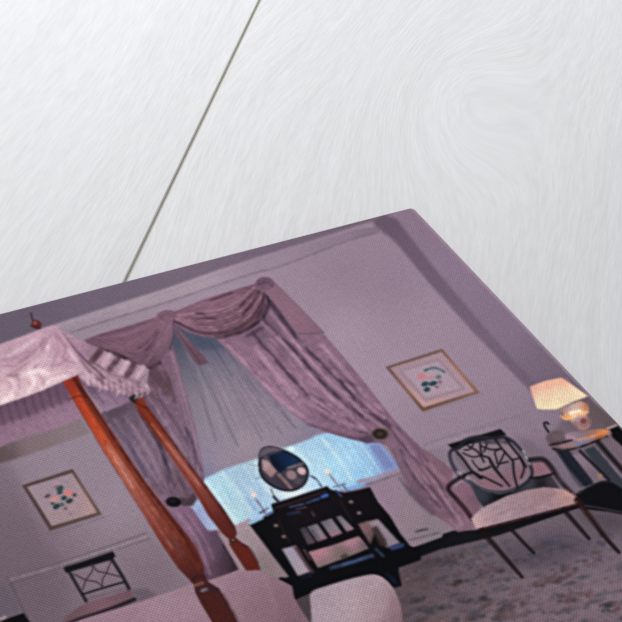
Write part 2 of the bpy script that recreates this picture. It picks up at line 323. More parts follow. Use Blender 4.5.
lite = [([(262, 322), (284, 344), (304, 368), (324, 391), (346, 411)], 3, .55), ([(270, 312), (290, 336), (312, 362), (335, 386), (362, 412), (384, 428)], 2.6, .55), ([(256, 348), (276, 374), (296, 394)], 4.5, .55), ([(228, 345), (252, 370), (280, 400), (305, 418)], 3, .6),
        ([(300, 383), (316, 400), (340, 417)], 3, .5), ([(322, 345), (344, 370), (364, 394), (380, 408)], 4, .5), ([(392, 428), (408, 448), (426, 470), (446, 500), (462, 524)], 2.6, .45), ([(404, 456), (420, 480), (436, 500)], 2.2, .55), ([(430, 464), (444, 480)], 4, .35), ([(310, 402), (335, 418), (365, 430)], 3, .4)]
for pts, w, a in lite: L(pts, w, (172, 136, 160), a * 1.15, 1.1)
for _ in range(230):
    t = rng.uniform(0, 1); w_ = rng.uniform(-1, 1)
    x = 258 + 118 * t + w_ * 20 * (1.1 - .5 * t); y = 345 + 82 * t - w_ * 20 * (1.1 - .5 * t)
    n_ = rng.uniform(2, 9)
    L([(x, y), (x + n_, y + n_ * rng.uniform(.7, 1.1))], rng.uniform(1, 2.4), [(176, 140, 164), (86, 62, 84), (160, 122, 146)][rng.integers(3)], rng.uniform(.15, .5), .8, sm=False)
for _ in range(60):
    t = rng.uniform(0, 1); w_ = rng.uniform(-1, 1); x = 398 + 62 * t + w_ * 9; y = 440 + 82 * t - w_ * 8; n_ = rng.uniform(3, 9)
    L([(x, y), (x + n_, y + n_ * 1.35)], rng.uniform(1, 2), [(160, 124, 144), (78, 56, 76)][rng.integers(2)], rng.uniform(.15, .45), .8, sm=False)
for _ in range(70):
    t = rng.uniform(0, 1); w_ = rng.uniform(-1, 1); x = 145 + 45 * t + w_ * 12; y = 385 + 95 * t - w_ * 5; n_ = rng.uniform(3, 8)
    if x > 181 + (y - 385) * .22: continue
    L([(x, y), (x + n_ * .6, y + n_ * 1.2)], rng.uniform(1, 2), [(158, 124, 148), (74, 56, 74)][rng.integers(2)], rng.uniform(.15, .4), .8, sm=False)
P([(405, 486), (414, 489), (437, 512), (432, 516), (414, 500)], (84, 68, 86), .7, 1.4)
lay(pmask(np.array(rc, float), .8), (200, 136, 160), .07)
M('printed_curtain', None, [('p', rc)], 'right mauve damask curtain drawn back to the right')
ret = [(262, 287), (275, 283.5), (298, 306), (324, 333), (311, 335), (297, 334), (279, 309)]
P(ret, [(270, 292, (118, 88, 108)), (295, 315, (124, 92, 112)), (315, 331, (116, 88, 108))], tex=.04); L([(298, 334), (323, 333)], 1.3, (84, 64, 84), .6); L([(276, 284), (298, 306), (324, 333)], 1.3, (98, 74, 92), .6)
L([(264, 292), (279, 312), (295, 334)], 2.2, (56, 44, 62), .75, .9)
M('printed_pelmet_return', None, [('p', ret)])
# ---- swags
sl = [(84, 340), (100, 334), (126, 326.5), (155, 317.5), (160, 312.5), (168, 311), (176, 316), (174.6, 326), (173, 337), (169.5, 350), (160.5, 362), (149, 368.5), (143, 366), (132, 361.5), (117, 353), (100, 349), (88, 345)]
P(sl, [(100, 340, (96, 70, 88)), (125, 338, (112, 80, 102)), (120, 350, (104, 74, 92)), (150, 325, (110, 80, 100)), (165, 330, (122, 90, 110)), (160, 350, (104, 78, 98)), (150, 362, (76, 56, 72)), (138, 355, (100, 72, 92))], sm=False, tex=.08, ts=(4, 2))
for pts, w, c, a in (([(157, 330), (150, 340), (138, 348)], 2.2, (52, 36, 52), .85), ([(159, 332), (153, 341), (146, 350)], 2.4, (48, 34, 48), .8), ([(155, 334), (149, 343)], 1.4, (136, 108, 122), .7), ([(164, 322), (158, 345), (146, 362)], 2.5, (132, 98, 118), .5),
    ([(100, 336), (126, 329), (155, 320)], 2.4, (78, 58, 76), .6), ([(98, 342), (120, 340), (150, 330)], 2, (88, 62, 82), .45), ([(104, 347), (124, 346), (140, 338)], 2.2, (126, 92, 112), .45), ([(92, 348), (117, 354.5), (132, 362), (146, 369), (160, 363)], 3.4, (46, 30, 40), .85), ([(170, 330), (168, 345), (158, 358)], 2, (86, 64, 84), .5), ([(104, 341), (130, 338)], 1.5, (80, 56, 74), .5)):
    L(pts, w, c, a, .9)
smd = [(160, 313), (174, 312), (202, 300), (232, 290.5), (256, 283.5), (266, 292), (268, 308), (260, 321), (244, 332), (223, 338.5), (205, 337.5), (187, 332), (172.5, 324), (166, 320)]
P(smd, [(175, 318, (104, 76, 96)), (205, 308, (116, 84, 104)), (235, 298, (112, 82, 102)), (255, 292, (100, 72, 90)), (225, 320, (112, 80, 102)), (200, 325, (116, 84, 108)), (250, 315, (104, 74, 90)), (258, 315, (76, 54, 66)), (228, 334, (74, 52, 66)), (240, 328, (80, 58, 70))], tex=.1, ts=(5, 2))
for k, (dw, lw) in enumerate(((1.6, 1.6), (2.2, 1.8), (1.6, 1.4), (2.4, 2), (1.8, 1.5), (2.2, 1.8), (1.6, 2))):
    f = k / 6.5
    L([(174 + f * 1, 317 + f * 5), (196 + 4 * f, 316 + 18 * f), (222 + 8 * f, 312 + 21 * f), (243 + 10 * f, 302 + 18 * f), (257 + 9 * f, 288 + 8 * f)], dw, (50, 32, 46), .93, .7)
    L([(175 + f * 1, 315 + f * 5), (197 + 4 * f, 313 + 18 * f), (222 + 8 * f, 309 + 20 * f), (241 + 10 * f, 299 + 17 * f), (255 + 9 * f, 287 + 6 * f)], lw, (160, 120, 140), .7, .7)
for pts in ([(180, 313), (205, 304), (235, 295)], [(190, 314), (215, 308), (240, 297)], [(210, 303), (222, 300)]): L(pts, 1.8, (138, 102, 122), .4, .9)
for pts, w in (([(240, 306), (248, 298), (255, 290)], 2.6), ([(243, 314), (252, 304), (259, 292)], 3), ([(196, 313.5), (204, 313.5)], 2), ([(205, 318), (216, 319)], 1.5), ([(257, 318), (263, 306), (263, 293)], 2.6), ([(226, 336), (244, 331), (258, 322)], 3.4), ([(252, 326), (262, 318), (267, 305)], 2.4), ([(210, 300.5), (232, 293)], 1.8)):
    L(pts, w, (44, 28, 40), .75, .8)
for k in range(6):
    f = k / 5
    L([(160 + f * 8, 318 + f * 4), (148 + f * 10, 328 + f * 12), (126 + f * 16, 338 + f * 15), (100 + 20 * f, 340 + 12 * f)], 1.4, (70, 48, 66), .4, .7)
    L([(159 + f * 8, 316 + f * 4), (146 + f * 10, 325 + f * 12), (124 + f * 16, 335 + f * 15), (98 + 20 * f, 338 + 12 * f)], 1.3, (148, 110, 130), .38, .7)
M('printed_swag', None, [('p', sl)], 'left mauve swag of the pelmet'); M('printed_swag', None, [('p', smd)], 'wide middle mauve swag of the pelmet')
ros = [(254.8, 284), (259, 278.5), (264, 277), (270, 277.8), (275, 283.5), (272, 288), (264, 290), (257, 288)]
P(ros, (100, 74, 94), sm=True, tex=.1); L([(258, 285), (266, 282), (272, 286)], 1.4, (68, 50, 66), .7)
ros2 = [(157, 316), (160, 312), (168, 310), (175, 312), (177, 318), (168, 321), (160, 320)]
P(ros2, (106, 78, 98), .9, sm=True, tex=.1); L([(160, 317), (168, 314), (174, 317)], 1.2, (72, 52, 68), .6)
M('printed_rosette', None, [('p', smooth(ros))], 'rosette at the right end of the pelmet'); M('printed_rosette', None, [('p', smooth(ros2))], 'rosette between the two swags')
L([(267, 296), (269, 306), (264, 318)], 2, (40, 30, 46), .8, .7)
L([(173.5, 322), (173, 336), (170, 349)], 1.8, (48, 40, 56), .7, .7)
# hold-backs
hb1 = ell(173.5, 502, 8, 5.2, 6); P([(180, 497), (188, 499), (194, 492), (197, 499), (193, 506), (182, 506)], (66, 50, 58), .9, .8); P(hb1, (16, 14, 18), 1, .7)
D(172, 501, 4, 2, (34, 32, 36), .6)
hb2 = ell(380.5, 434, 9.5, 6.5, 4); P(hb2, (96, 76, 74), .9, .9); P(ell(380, 434, 7.6, 5.2, 4), (38, 30, 30), 1, .8); D(380, 434, 3.2, 2, (66, 52, 48), .9)
P([(358, 438), (372, 434), (376, 441), (366, 444)], (66, 50, 74), .7, 1)
M('printed_curtain_tieback', None, [('p', hb1)], 'black round tieback of the left curtain'); M('printed_curtain_tieback', None, [('p', hb2)], 'brown round tieback of the right curtain')

# ---- pictures on the wall
fr1 = [(22, 485.4), (72.7, 468.8), (102, 514.5), (50, 530.9)]; in1 = [(27, 487), (72, 473), (97, 512.5), (52, 526)]
L([(104, 517), (54, 533.5), (49, 531)], 2, (104, 88, 104), .5, 1)
P(fr1, [(25, 486, (74, 56, 56)), (60, 473, (80, 62, 62)), (88, 492, (104, 78, 80)), (40, 515, (72, 56, 56)), (80, 521, (84, 66, 62))]); P(in1, [(50, 485, (146, 126, 142)), (70, 515, (150, 126, 138)), (95, 512, (168, 134, 138))])
fl1 = [(60, 488), (68.5, 493), (76, 495), (74, 502), (66, 506), (60, 510), (55, 507), (50, 500), (46, 497), (54, 492)]
for x, y, rx, ry, c in ((60, 488.5, 4, 2.8, (40, 62, 68)), (60, 492.5, 3, 2, (36, 58, 64)), (56, 486.5, 2, 1.4, (110, 90, 110)), (64, 498, 3, 2.2, (26, 46, 54)), (69.5, 501, 4, 2.4, (28, 50, 56)), (74.5, 495, 2, 1.8, (44, 50, 60)), (56.5, 506.5, 4, 2.6, (26, 50, 56)), (62, 504.5, 2.4, 2, (60, 80, 88)), (52.5, 503.5, 2, 1.6, (44, 66, 72)),
                       (68.7, 492.8, 4, 2.8, (204, 112, 112)), (65, 491.5, 2, 1.5, (180, 120, 120)), (54.5, 499, 4.4, 2.2, (196, 124, 124)), (47.5, 496, 3.4, 1.8, (82, 52, 74)), (65.5, 508.5, 1.5, 1.6, (82, 64, 84)), (70.5, 514, 1.5, 1.2, (120, 98, 116)), (56, 484, 4, .8, (186, 122, 138))):
    D(x, y, rx, ry, c, .9, .6, -25)
M('printed_flower_picture', None, [('p', fr1)], 'picture hung behind the bed posts'); M('printed_picture_sheet', 'printed_flower_picture', [('p', in1)]); M('printed_flowers', 'printed_flower_picture', [('p', fl1)])
fr2 = [(385.3, 367), (442.3, 348.6), (480, 392.7), (422.5, 411.5)]; in2 = [(390, 368), (441.5, 352), (474.5, 391.5), (423.5, 407.5)]
L([(483, 394), (424, 413)], 1.5, (118, 102, 118), .5, .8)
P(fr2, [(388, 367, (98, 72, 68)), (420, 357, (100, 76, 76)), (462, 372, (146, 104, 96)), (405, 390, (128, 92, 84)), (450, 402, (104, 74, 66)), (424, 410, (96, 66, 56))])
P(in2, [(400, 370, (150, 124, 140)), (440, 356, (154, 126, 142)), (425, 403, (178, 138, 142)), (460, 390, (160, 130, 144))])
P([(399, 371), (439, 358), (466, 389), (425, 402)], (140, 116, 134), .8, .8); P([(403, 371.5), (438, 361), (461, 388), (426, 398)], (160, 136, 154), 1, .9)
L([(425, 370.5), (433, 367.8), (440, 369.5), (444, 372)], 2.4, (44, 78, 88), .95, .6)
for x, y, rx, ry, c in ((422, 376.5, 4, 3, (184, 112, 124)), (419, 374, 2, 1.2, (180, 120, 132)), (430, 378, 5, 1.2, (168, 118, 130)), (438.5, 377, 3, 2, (78, 98, 108)), (425, 384, 4, 2.4, (24, 58, 66)), (433, 383.5, 4.5, 2.4, (26, 54, 66)), (427, 389.5, 3.4, 2.4, (18, 56, 64)), (440, 382, 1.8, 2.4, (120, 92, 110)), (437, 387, 2.2, 1.2, (110, 74, 94))):
    D(x, y, rx, ry, c, .9, .6, -15)
M('printed_flower_picture', None, [('p', fr2)], 'picture hung to the right of the window'); M('printed_picture_sheet', 'printed_flower_picture', [('p', in2)])
M('printed_flowers', 'printed_flower_picture', [('p', [(417, 373), (433, 365.5), (446, 372), (441, 386), (427, 392.5), (420, 384)])])

# ---- left side chair
seat1 = [(62, 623), (66, 616), (76, 609), (87, 602.5), (110, 596), (130, 589.5), (134, 596), (134, 601), (98.5, 615), (72, 624)]
P([(128, 590), (146, 588), (158, 596), (140, 603)], (92, 78, 92), .7, 1.6)
P(seat1, [(75, 614, (104, 76, 86)), (100, 603, (118, 84, 98)), (125, 595, (112, 80, 94)), (128, 590, (96, 72, 84))])
L([(84, 600), (112, 592), (128, 588)], 3, (80, 66, 74), .4, 1.2)
K = (20, 18, 24)
a1 = L([(134.5, 599.5), (116, 607), (98, 613.5), (82, 618.5), (66, 625)], 4, K, 1, .6)
rail1 = [(63.2, 567.5), (90, 559), (113, 551.3), (115.5, 556), (112, 559.8), (66, 573)]
P(rail1, K, 1, .6)
b1 = L([(69, 571), (76, 584), (86, 601)], 3.2, (24, 24, 32), 1, .6); L([(72, 580), (84, 602)], 1, (110, 104, 122), .4, .5)
b2 = L([(111, 558), (121, 574), (129, 588.5)], 3.4, (20, 20, 28), 1, .6)
b3 = L([(82, 594.5), (103, 588), (124, 582)], 2, (26, 26, 34), 1, .5)
lat = [L(p, 1.3, (58, 42, 56), .9, .45) for p in ([(91.7, 564), (92.3, 571), (86, 580), (82.7, 590)], [(74, 574), (86, 580), (97, 582), (103, 588)], [(93, 565), (97.5, 571), (106.4, 573), (121, 577)], [(111, 561), (106.4, 573), (102.6, 579), (102.6, 588)])]
M('printed_side_chair', None, [('p', rail1)], 'dark side chair with a lattice back by the left wall'); M('printed_chair_seat', 'printed_side_chair', [('p', seat1)], 'mauve seat'); M('printed_seat_rail', 'printed_side_chair', [('s', *a1)])
M('printed_back_post', 'printed_side_chair', [('s', *b1)]); M('printed_back_post', 'printed_side_chair', [('s', *b2)]); M('printed_back_lattice', 'printed_side_chair', [('s', *b3)] + [('s', *q) for q in lat])

# ---- dressing table, its stool chair, mirror and candles
B = (13, 11, 16)
dt = [(249, 524), (262, 517.5), (273, 511.5), (271, 504), (300, 495), (327, 486), (331, 489.5), (335, 490.5), (344, 492.5), (358, 490), (370, 487), (378, 502), (390, 516), (400, 533), (412, 548), (420, 546), (421, 560), (398, 568), (402, 586), (394, 588), (386, 578), (374, 575), (313, 592), (294, 600), (280, 578), (289, 577), (270, 552)]
P(dt, [(260, 530, (12, 12, 16)), (300, 510, (22, 16, 22)), (330, 495, (20, 16, 24)), (360, 505, (16, 13, 18)), (300, 580, (10, 11, 15)), (380, 560, (9, 10, 14)), (390, 530, (10, 10, 13))], blur=.7)
for p, c in (([(282, 549), (296, 545.5), (312, 571), (298, 576)], [(288, 550, (150, 138, 160)), (304, 570, (156, 138, 156))]), ([(366, 522), (378, 519), (400, 543), (387, 548)], [(375, 522, (142, 126, 146)), (392, 542, (130, 116, 132)), (368, 524, (130, 98, 108))])):
    P(p, c, 1, .8)
P([(293, 547), (299, 546), (316, 571), (311, 574)], (66, 46, 52), .9, .9); P([(298, 548), (303, 547), (311, 560), (308, 562)], (124, 96, 104), .8, .8)
P([(371, 528), (377, 526), (386, 540), (388, 547), (380, 546)], (50, 40, 42), .9, 1.0); P([(358, 524), (368, 521), (374, 534), (370, 545)], [(364, 528, (128, 94, 104)), (370, 538, (100, 78, 84))], .9, .9)
seat2 = [(308.5, 552), (330, 546), (359, 536), (370, 548), (345, 558), (318, 568)]
P(seat2, [(320, 552, (172, 120, 138)), (350, 542, (170, 120, 140)), (316, 556, (160, 110, 126)), (322, 565, (112, 96, 100)), (345, 553, (106, 90, 92)), (366, 547, (98, 82, 88)), (340, 558, (112, 98, 100))])
P([(340, 556), (346, 553), (349, 556), (342, 560)], (50, 42, 42), .7, .8)
slw = []
for q in ([(300, 529), (305, 527), (316, 543), (308, 545)], [(307, 527), (317, 523.5), (327.5, 538.5), (318, 542)], [(320.5, 522), (331.5, 518.3), (342.5, 533.5), (331.5, 537.5)], [(336, 517), (341, 515.5), (355, 529.5), (347, 532)]):
    a_, b_, c_, d_ = [np.array(v, float) for v in q]
    P(q, [(a_[0], a_[1], (94, 92, 106)), ((b_[0] + c_[0]) / 2, (b_[1] + c_[1]) / 2, (124, 120, 136)), (c_[0], c_[1], (146, 104, 118)), (d_[0], d_[1], (146, 106, 120))], .95 if q[0][0] > 303 else .5, .6); slw.append(q)
L([(312, 531), (320, 541)], 3, (62, 64, 78), .8, .9)
L([(303, 548), (331, 539), (357, 529.5)], 2.6, B, 1, .5)
st = L([(331, 568), (352, 562), (374, 555)], 3.6, (62, 74, 116), .95, .7)
L([(392, 548), (402, 545)], 4.5, (48, 62, 108), .95, .8); L([(376, 549), (383, 556)], 2.5, (70, 80, 120), .7, .8); L([(303, 577), (310, 575.5)], 4, (22, 30, 56), .8, .9); L([(387, 575), (396, 583)], 4, (24, 32, 58), .7, 1.2)
l1 = L([(299, 546), (309, 562), (320, 576)], 3.8, B, 1, .5); l2 = L([(354, 523), (365, 540), (380, 562)], 3.4, B, 1, .5)
for x, y in ((276, 525.5), (284, 536.5), (351, 501.8), (359, 513)): D(x, y, 2.2, 1.6, (128, 106, 106), .9, .6)
for p, w, c in (([(290, 507), (304, 504)], 1.8, (62, 80, 130)), ([(307, 503), (319, 498.5)], 2.2, (56, 74, 128)), ([(266, 515), (272, 512)], 3, (90, 104, 150)), ([(322, 497), (327, 495)], 3, (54, 92, 170)), ([(296, 509), (306, 507)], 1.2, (120, 84, 84)), ([(275, 508), (300, 500), (326, 491)], 1, (72, 48, 54)),
                ([(288, 514), (300, 512)], 3, (34, 40, 70)), ([(312, 512), (314, 516)], 2, (88, 64, 70)), ([(282, 512), (330, 499)], 1.1, (10, 9, 14)), ([(278, 518), (283, 530), (290, 543)], 1.2, (44, 26, 28)), ([(340, 500), (352, 522)], 1.2, (44, 26, 28)), ([(336, 490), (341, 496)], 2, (50, 70, 130)), ([(343, 486), (350, 492)], 1.4, (40, 52, 90))):
    L(p, w, c, .85, .6)
L([(250, 523.5), (262, 517.8)], 3, (150, 182, 224), .9, .7); L([(348, 489), (364, 484.5)], 3, (112, 156, 218), .95, .7)
M('printed_dressing_table', None, [('p', dt)], 'black dressing table in front of the window')
for x, y in ((276, 525.5), (284, 536.5), (351, 501.8), (359, 513)): M('printed_drawer_knob', 'printed_dressing_table', [('p', ell(x, y, 2.4, 1.8))])
M('printed_back_gallery', 'printed_dressing_table', [('p', [(272, 504), (300, 495), (327, 486), (331, 490), (329, 499), (280, 514), (273, 511)])])
M('printed_dressing_chair', None, [('s', *L([(303, 548), (331, 539), (357, 529.5)], 3, B, 0)), ('s', *l1), ('s', *l2)], 'chair pushed under the dressing table')
M('printed_chair_seat', 'printed_dressing_chair', [('p', seat2)], 'pink seat')
M('printed_chair_stretcher', 'printed_dressing_chair', [('s', *st)])
for q in slw[1:]: M('printed_back_opening', 'printed_dressing_chair', [('p', q)])
mir = smooth([(258.3, 460), (260, 450.4), (265.6, 446.6), (274.6, 446.6), (287.4, 451), (300.3, 458.6), (308, 468), (308.6, 477.4), (303.5, 486.4), (293, 491.3), (281, 490.6), (268, 484.3), (259.5, 474)])
P(mir, (24, 24, 34)); P([(258.5, 458), (260.4, 450.8), (266, 447), (275, 447), (284, 450.5), (270, 453), (262, 457)], (98, 86, 104), .9, .8)
mg = smooth([(260.8, 462), (263, 456), (270, 453), (283, 452.5), (299, 460.5), (306.5, 470), (306, 479), (301.5, 485.5), (292, 489.3), (281, 488.6), (268.5, 482), (261.5, 473)])
P(mg, (58, 52, 66), 1, .5)
P([(262, 459.5), (268, 460.5), (277, 471), (271, 478), (262.5, 469)], [(265, 464, (160, 132, 140)), (271, 472, (146, 112, 118))], 1, .8)
P([(268.5, 455.5), (282, 451.7), (301.5, 461.4), (287.4, 468.4), (279.7, 473.3), (272, 464.6)], [(285, 457, (16, 34, 66)), (275, 465, (14, 20, 36)), (295, 461, (22, 42, 76))], 1, .7)
L([(288, 468), (295, 466), (303, 463.5)], 2, (118, 106, 112), .9, .6); D(291.5, 475, 5.4, 4.6, (134, 110, 120), 1, .7, 30); D(301.6, 471, 4.4, 3.6, (192, 158, 168), 1, .7, 30)
L([(279, 475), (286, 482), (291, 488)], 3, (150, 112, 112), .95, .7); L([(276, 478), (284, 487)], 2.5, (54, 46, 60), .8, .7); D(298, 481, 4, 3, (84, 74, 88), .8, 1)
L([(265, 456), (267, 461)], 2, (110, 96, 100), .6, .7)
M('printed_mirror', None, [('p', mir)], 'oval tilted mirror standing on the dressing table'); M('printed_mirror_glass', 'printed_mirror', [('p', mg)])
c1 = L([(255, 498), (261.5, 507), (265, 513)], 1.8, (112, 88, 118), .9, .6); L([(251, 489), (254, 496)], 3, (212, 200, 206), .8, 1.1); D(254, 495, 2.6, 2, (240, 204, 196), 1, .9)
c2 = L([(329, 474), (336, 483), (342, 491)], 1.8, (116, 88, 112), .9, .6); D(327.5, 471.5, 2.8, 2.2, (240, 208, 200), 1, .9); L([(333, 487), (345, 484)], 2, (70, 84, 120), .8, .7)
L([(260, 513), (268, 508)], 2, (56, 52, 78), .8, .6)
M('printed_candlestick', None, [('s', *c1), ('p', ell(254, 495, 2.6, 2.2))], 'left candlestick'); M('printed_candlestick', None, [('s', *c2), ('p', ell(327.5, 471.5, 2.8, 2.4))], 'right candlestick')
L([(271, 489), (274, 496), (277, 501)], 1.6, (86, 78, 104), .8, .6); L([(274, 497), (278, 501)], 3, (40, 34, 46), .8, .6); L([(311, 476), (317, 480), (321, 486)], 1.8, (56, 48, 74), .9, .6); L([(247, 464), (258, 466)], 1, (110, 120, 150), .5, .5); L([(256, 479), (261, 477)], 1.4, (96, 92, 110), .6, .5)

# ---- armchair
P([(512, 436), (530, 440), (552, 462), (570, 490), (545, 480), (528, 455)], (96, 82, 96), .5, 3)
P([(449, 452), (465, 440), (500, 438), (520, 449), (531, 470), (513, 490), (495, 492), (470, 484), (453, 466)],
  [(470, 450, (136, 116, 132)), (500, 450, (132, 110, 124)), (515, 455, (130, 110, 126)), (458, 462, (116, 100, 116)), (490, 480, (132, 90, 106)), (520, 475, (128, 88, 102)), (505, 478, (120, 86, 100)), (475, 462, (132, 114, 126)), (490, 452, (128, 110, 122)), (510, 466, (112, 96, 108)), (483, 462, (134, 116, 126)), (500, 468, (124, 104, 118))], .9, 1)
P([(452, 489), (462, 482), (475, 484), (484, 500), (478, 512), (472, 518)], [(462, 490, (126, 92, 112)), (474, 508, (118, 86, 104)), (480, 500, (100, 78, 94))], 1, .8)
P([(531, 464), (545, 461), (553, 472), (535, 477)], (132, 94, 110), 1, .8)
P([(470, 484), (484, 490), (500, 494), (514, 491), (531, 480), (536, 477), (551, 475), (560, 489), (543, 487.5), (507, 496), (484, 508), (478, 500)], [(480, 492, (52, 54, 66)), (500, 496, (16, 15, 20)), (530, 485, (60, 60, 72)), (552, 482, (62, 54, 62)), (540, 483, (22, 20, 26))], 1, .7)
crest = [(447.7, 444.5), (475, 436.5), (500.5, 428.8), (507, 435), (490, 439.5), (470, 444), (454, 451)]
P(crest, (18, 17, 22), 1, .6)
DB = (34, 34, 46)
L([(474, 441), (490, 442), (506, 442)], 4, (40, 38, 48), .7, .9); L([(455, 455), (470, 474), (482, 484)], 1.6, (70, 64, 78), .6, .8)
rg = L([(459, 448), (465, 440.5), (474, 437.3), (484, 437.4), (495, 438.5), (504, 437.5), (512, 441), (519, 448), (526, 457), (530.5, 466), (532, 474), (527, 482), (513, 490), (498, 492.5), (482.4, 489.5), (469.6, 482), (459, 474.5), (453, 466), (449.8, 456), (451.5, 450.5), (459, 448)], 3.4, DB, 1, .55)
L([(450, 455), (453, 465), (458, 472)], 2.6, (66, 66, 84), .8, .6); L([(457.5, 472), (462, 475.5), (468, 479)], 2.4, (190, 178, 200), .8, .7); L([(462, 477), (478, 488), (498, 493), (514, 490)], 1.6, (82, 84, 102), .8, .6)
L([(523, 451), (526, 457), (529.5, 464)], 2.4, (176, 166, 190), .85, .6)
sp = [L(p, w, (24, 21, 28), .97, .55) for p, w in (([(456.7, 452), (463, 459), (471, 470), (480, 478)], 2.8), ([(480, 443), (482, 455), (489, 458), (495, 467.5), (502, 477), (509.5, 486)], 2), ([(495, 439), (501.5, 448), (512, 460)], 2), ([(505.6, 438), (512, 447), (520, 457), (526, 467)], 2.6),
     ([(513, 461), (514, 474), (517, 486)], 2.2), ([(463, 453), (473, 457), (482, 455)], 1.4), ([(481, 446), (491, 449.5), (500.5, 449)], 1.6), ([(500, 449), (495, 452), (496.6, 459), (498, 463.6), (508, 461.7)], 1.6), ([(479, 470), (485, 469), (490, 466.8)], 2.2), ([(482, 476), (492, 481), (502, 486)], 1.8),
     ([(464, 475), (473.4, 472.6), (482, 478)], 2.8), ([(489, 458), (492, 466), (502, 478)], 1.6), ([(468, 446), (478, 452), (484, 462)], 1.8), ([(505, 452), (500, 462), (497, 468)], 1.6), ([(520, 457), (524, 468), (521, 478)], 1.8), ([(464, 450), (470, 449), (474, 443)], 1.5), ([(472, 460), (476, 466), (482, 471)], 1.2), ([(512, 460), (520, 458)], 1.6), ([(487, 444), (484, 452)], 1.6))]
al = L([(464, 476), (455.5, 480.5), (448, 488.5), (457, 499.5), (465, 509), (472, 519)], 4.2, (24, 15, 20), 1, .6)
L([(457, 499), (470, 516)], 1.2, (84, 34, 36), .8, .5)
ar = L([(530, 460), (543, 459.5), (551, 467), (561, 481), (578.5, 501)], 5, (24, 17, 22), 1, .6); ar2 = L([(530, 478), (541, 477), (552, 474)], 2.2, (18, 16, 20), 1, .5); L([(553, 469), (576, 497)], 1.2, (70, 34, 34), .7, .6)
sh = [(471, 519), (478, 512), (486, 506), (508, 496), (527, 490), (545, 487.3), (563, 489), (573, 494), (580, 501), (579, 504), (545, 512), (500, 523.5), (477, 529.5)]
P(sh, [(478, 522, (190, 156, 164)), (495, 512, (152, 126, 140)), (520, 500, (148, 122, 134)), (545, 493, (146, 116, 126)), (568, 496, (186, 142, 138)), (570, 502, (160, 122, 132)), (530, 512, (150, 118, 136)), (550, 503, (152, 118, 134)), (487, 525, (170, 134, 148))], tex=.05, ts=(2.5, 2))
rl = [(477, 529), (500, 523.5), (579, 503), (580, 507), (566, 512), (530, 523), (484, 536.5), (475, 533)]
for k in range(26):
    x = rng.uniform(480, 565); y = 530 - (x - 478) * .31 + rng.uniform(-14, -2); L([(x, y), (x + rng.uniform(4, 10), y - rng.uniform(1, 3))], 1.4, [(186, 156, 166), (124, 98, 114)][k % 2], .3, .8, sm=False)
P(rl, (16, 14, 18), 1, .6); L([(478, 529.8), (520, 519.5), (579, 503.8)], 1.6, (76, 40, 44), .9, .5)
lg = [L([(482, 531), (502, 554), (522, 577)], 6, (24, 15, 18), 1, .6, 3.2), L([(510, 528), (523, 542), (534, 553)], 3.6, (22, 16, 20), 1, .6, 3), L([(564, 510), (577, 525), (589, 538.5)], 5, (22, 16, 20), 1, .6, 3.6), L([(577, 500), (590, 517), (604, 535), (619, 552.5)], 6.4, (42, 20, 22), 1, .6, 3.2)]
L([(592, 520), (604, 537), (619, 552)], 2.4, (22, 14, 18), .9, .7)
M('printed_armchair', None, [('s', *rg)], 'dark oval-backed armchair with a pale seat at the right'); M('printed_crest_rail', 'printed_armchair', [('p', crest)])
M('printed_back_splats', 'printed_armchair', [('s', *q) for q in sp]); M('printed_chair_arm', 'printed_armchair', [('s', *al)]); M('printed_chair_arm', 'printed_armchair', [('s', *ar), ('s', *ar2)])
M('printed_chair_seat', 'printed_armchair', [('p', sh)], 'pale pink upholstered seat'); M('printed_seat_rail', 'printed_armchair', [('p', rl)])
for q in lg: M('printed_chair_leg', 'printed_armchair', [('s', *q)])

# ---- side table and lamp
P([(548, 440), (562, 420), (600, 408), (640, 432), (640, 480), (600, 480), (580, 488)], [(560, 430, (106, 90, 106)), (595, 415, (92, 76, 82)), (610, 425, (86, 72, 80)), (590, 470, (112, 94, 112)), (565, 470, (108, 92, 108)), (620, 455, (108, 90, 104)), (605, 440, (104, 88, 100))], .9, 2)
P([(556, 449), (568, 449), (592, 480), (594, 484), (580, 488), (572, 478)], (30, 32, 44), 1, .8)
P([(553, 455), (560, 458), (585, 488), (578, 494), (560, 480)], (112, 98, 116), .6, 1.5)
P([(572.5, 455), (580, 453), (606, 477), (594, 480)], [(578, 456, (126, 106, 124)), (600, 476, (112, 92, 108))], 1, .6)
P([(584, 450), (596, 445), (622, 478), (640, 500), (612, 482), (604, 477)], (50, 52, 62), 1, .7)
tl = [L([(557, 449), (569, 465), (586, 484)], 4.4, (24, 27, 38), 1, .6), L([(580, 451), (594, 465), (609, 480)], 3, (20, 20, 28), 1, .5), L([(598, 442), (610, 456), (626, 474)], 5, (14, 13, 18), 1, .6)]
L([(595, 446), (608, 461), (622, 478)], 1.8, (118, 102, 124), .8, .6)
D(600, 476, 2.6, 2.2, (160, 112, 84), .8, .8)
P([(604, 442), (612, 439), (640, 468), (640, 480)], (108, 90, 106), 1, .7)
cab = [(610, 428), (617, 425.5), (645, 452), (645, 466), (622, 446), (612, 437)]
P(cab, (12, 11, 14), 1, .6); L([(607, 428.5), (612, 427), (617, 425)], 1.8, (196, 160, 160), .9, .6)
top = smooth([(549, 445), (556, 436), (572, 432), (590, 430), (604, 429), (610, 432), (606, 437), (592, 443), (576, 449.5), (558, 449.5)])
P(top, [(555, 440, (92, 74, 82)), (570, 438, (150, 122, 140)), (582, 441, (110, 110, 140)), (592, 437, (150, 100, 90)), (604, 432, (190, 120, 80)), (565, 446, (120, 92, 98))], 1, .7)
dish = ell(556, 437.5, 10, 7, -8); P(dish, (88, 72, 82), .9, 1.0); P(ell(558, 436, 7, 4, -8), (104, 86, 94), .6, 1)
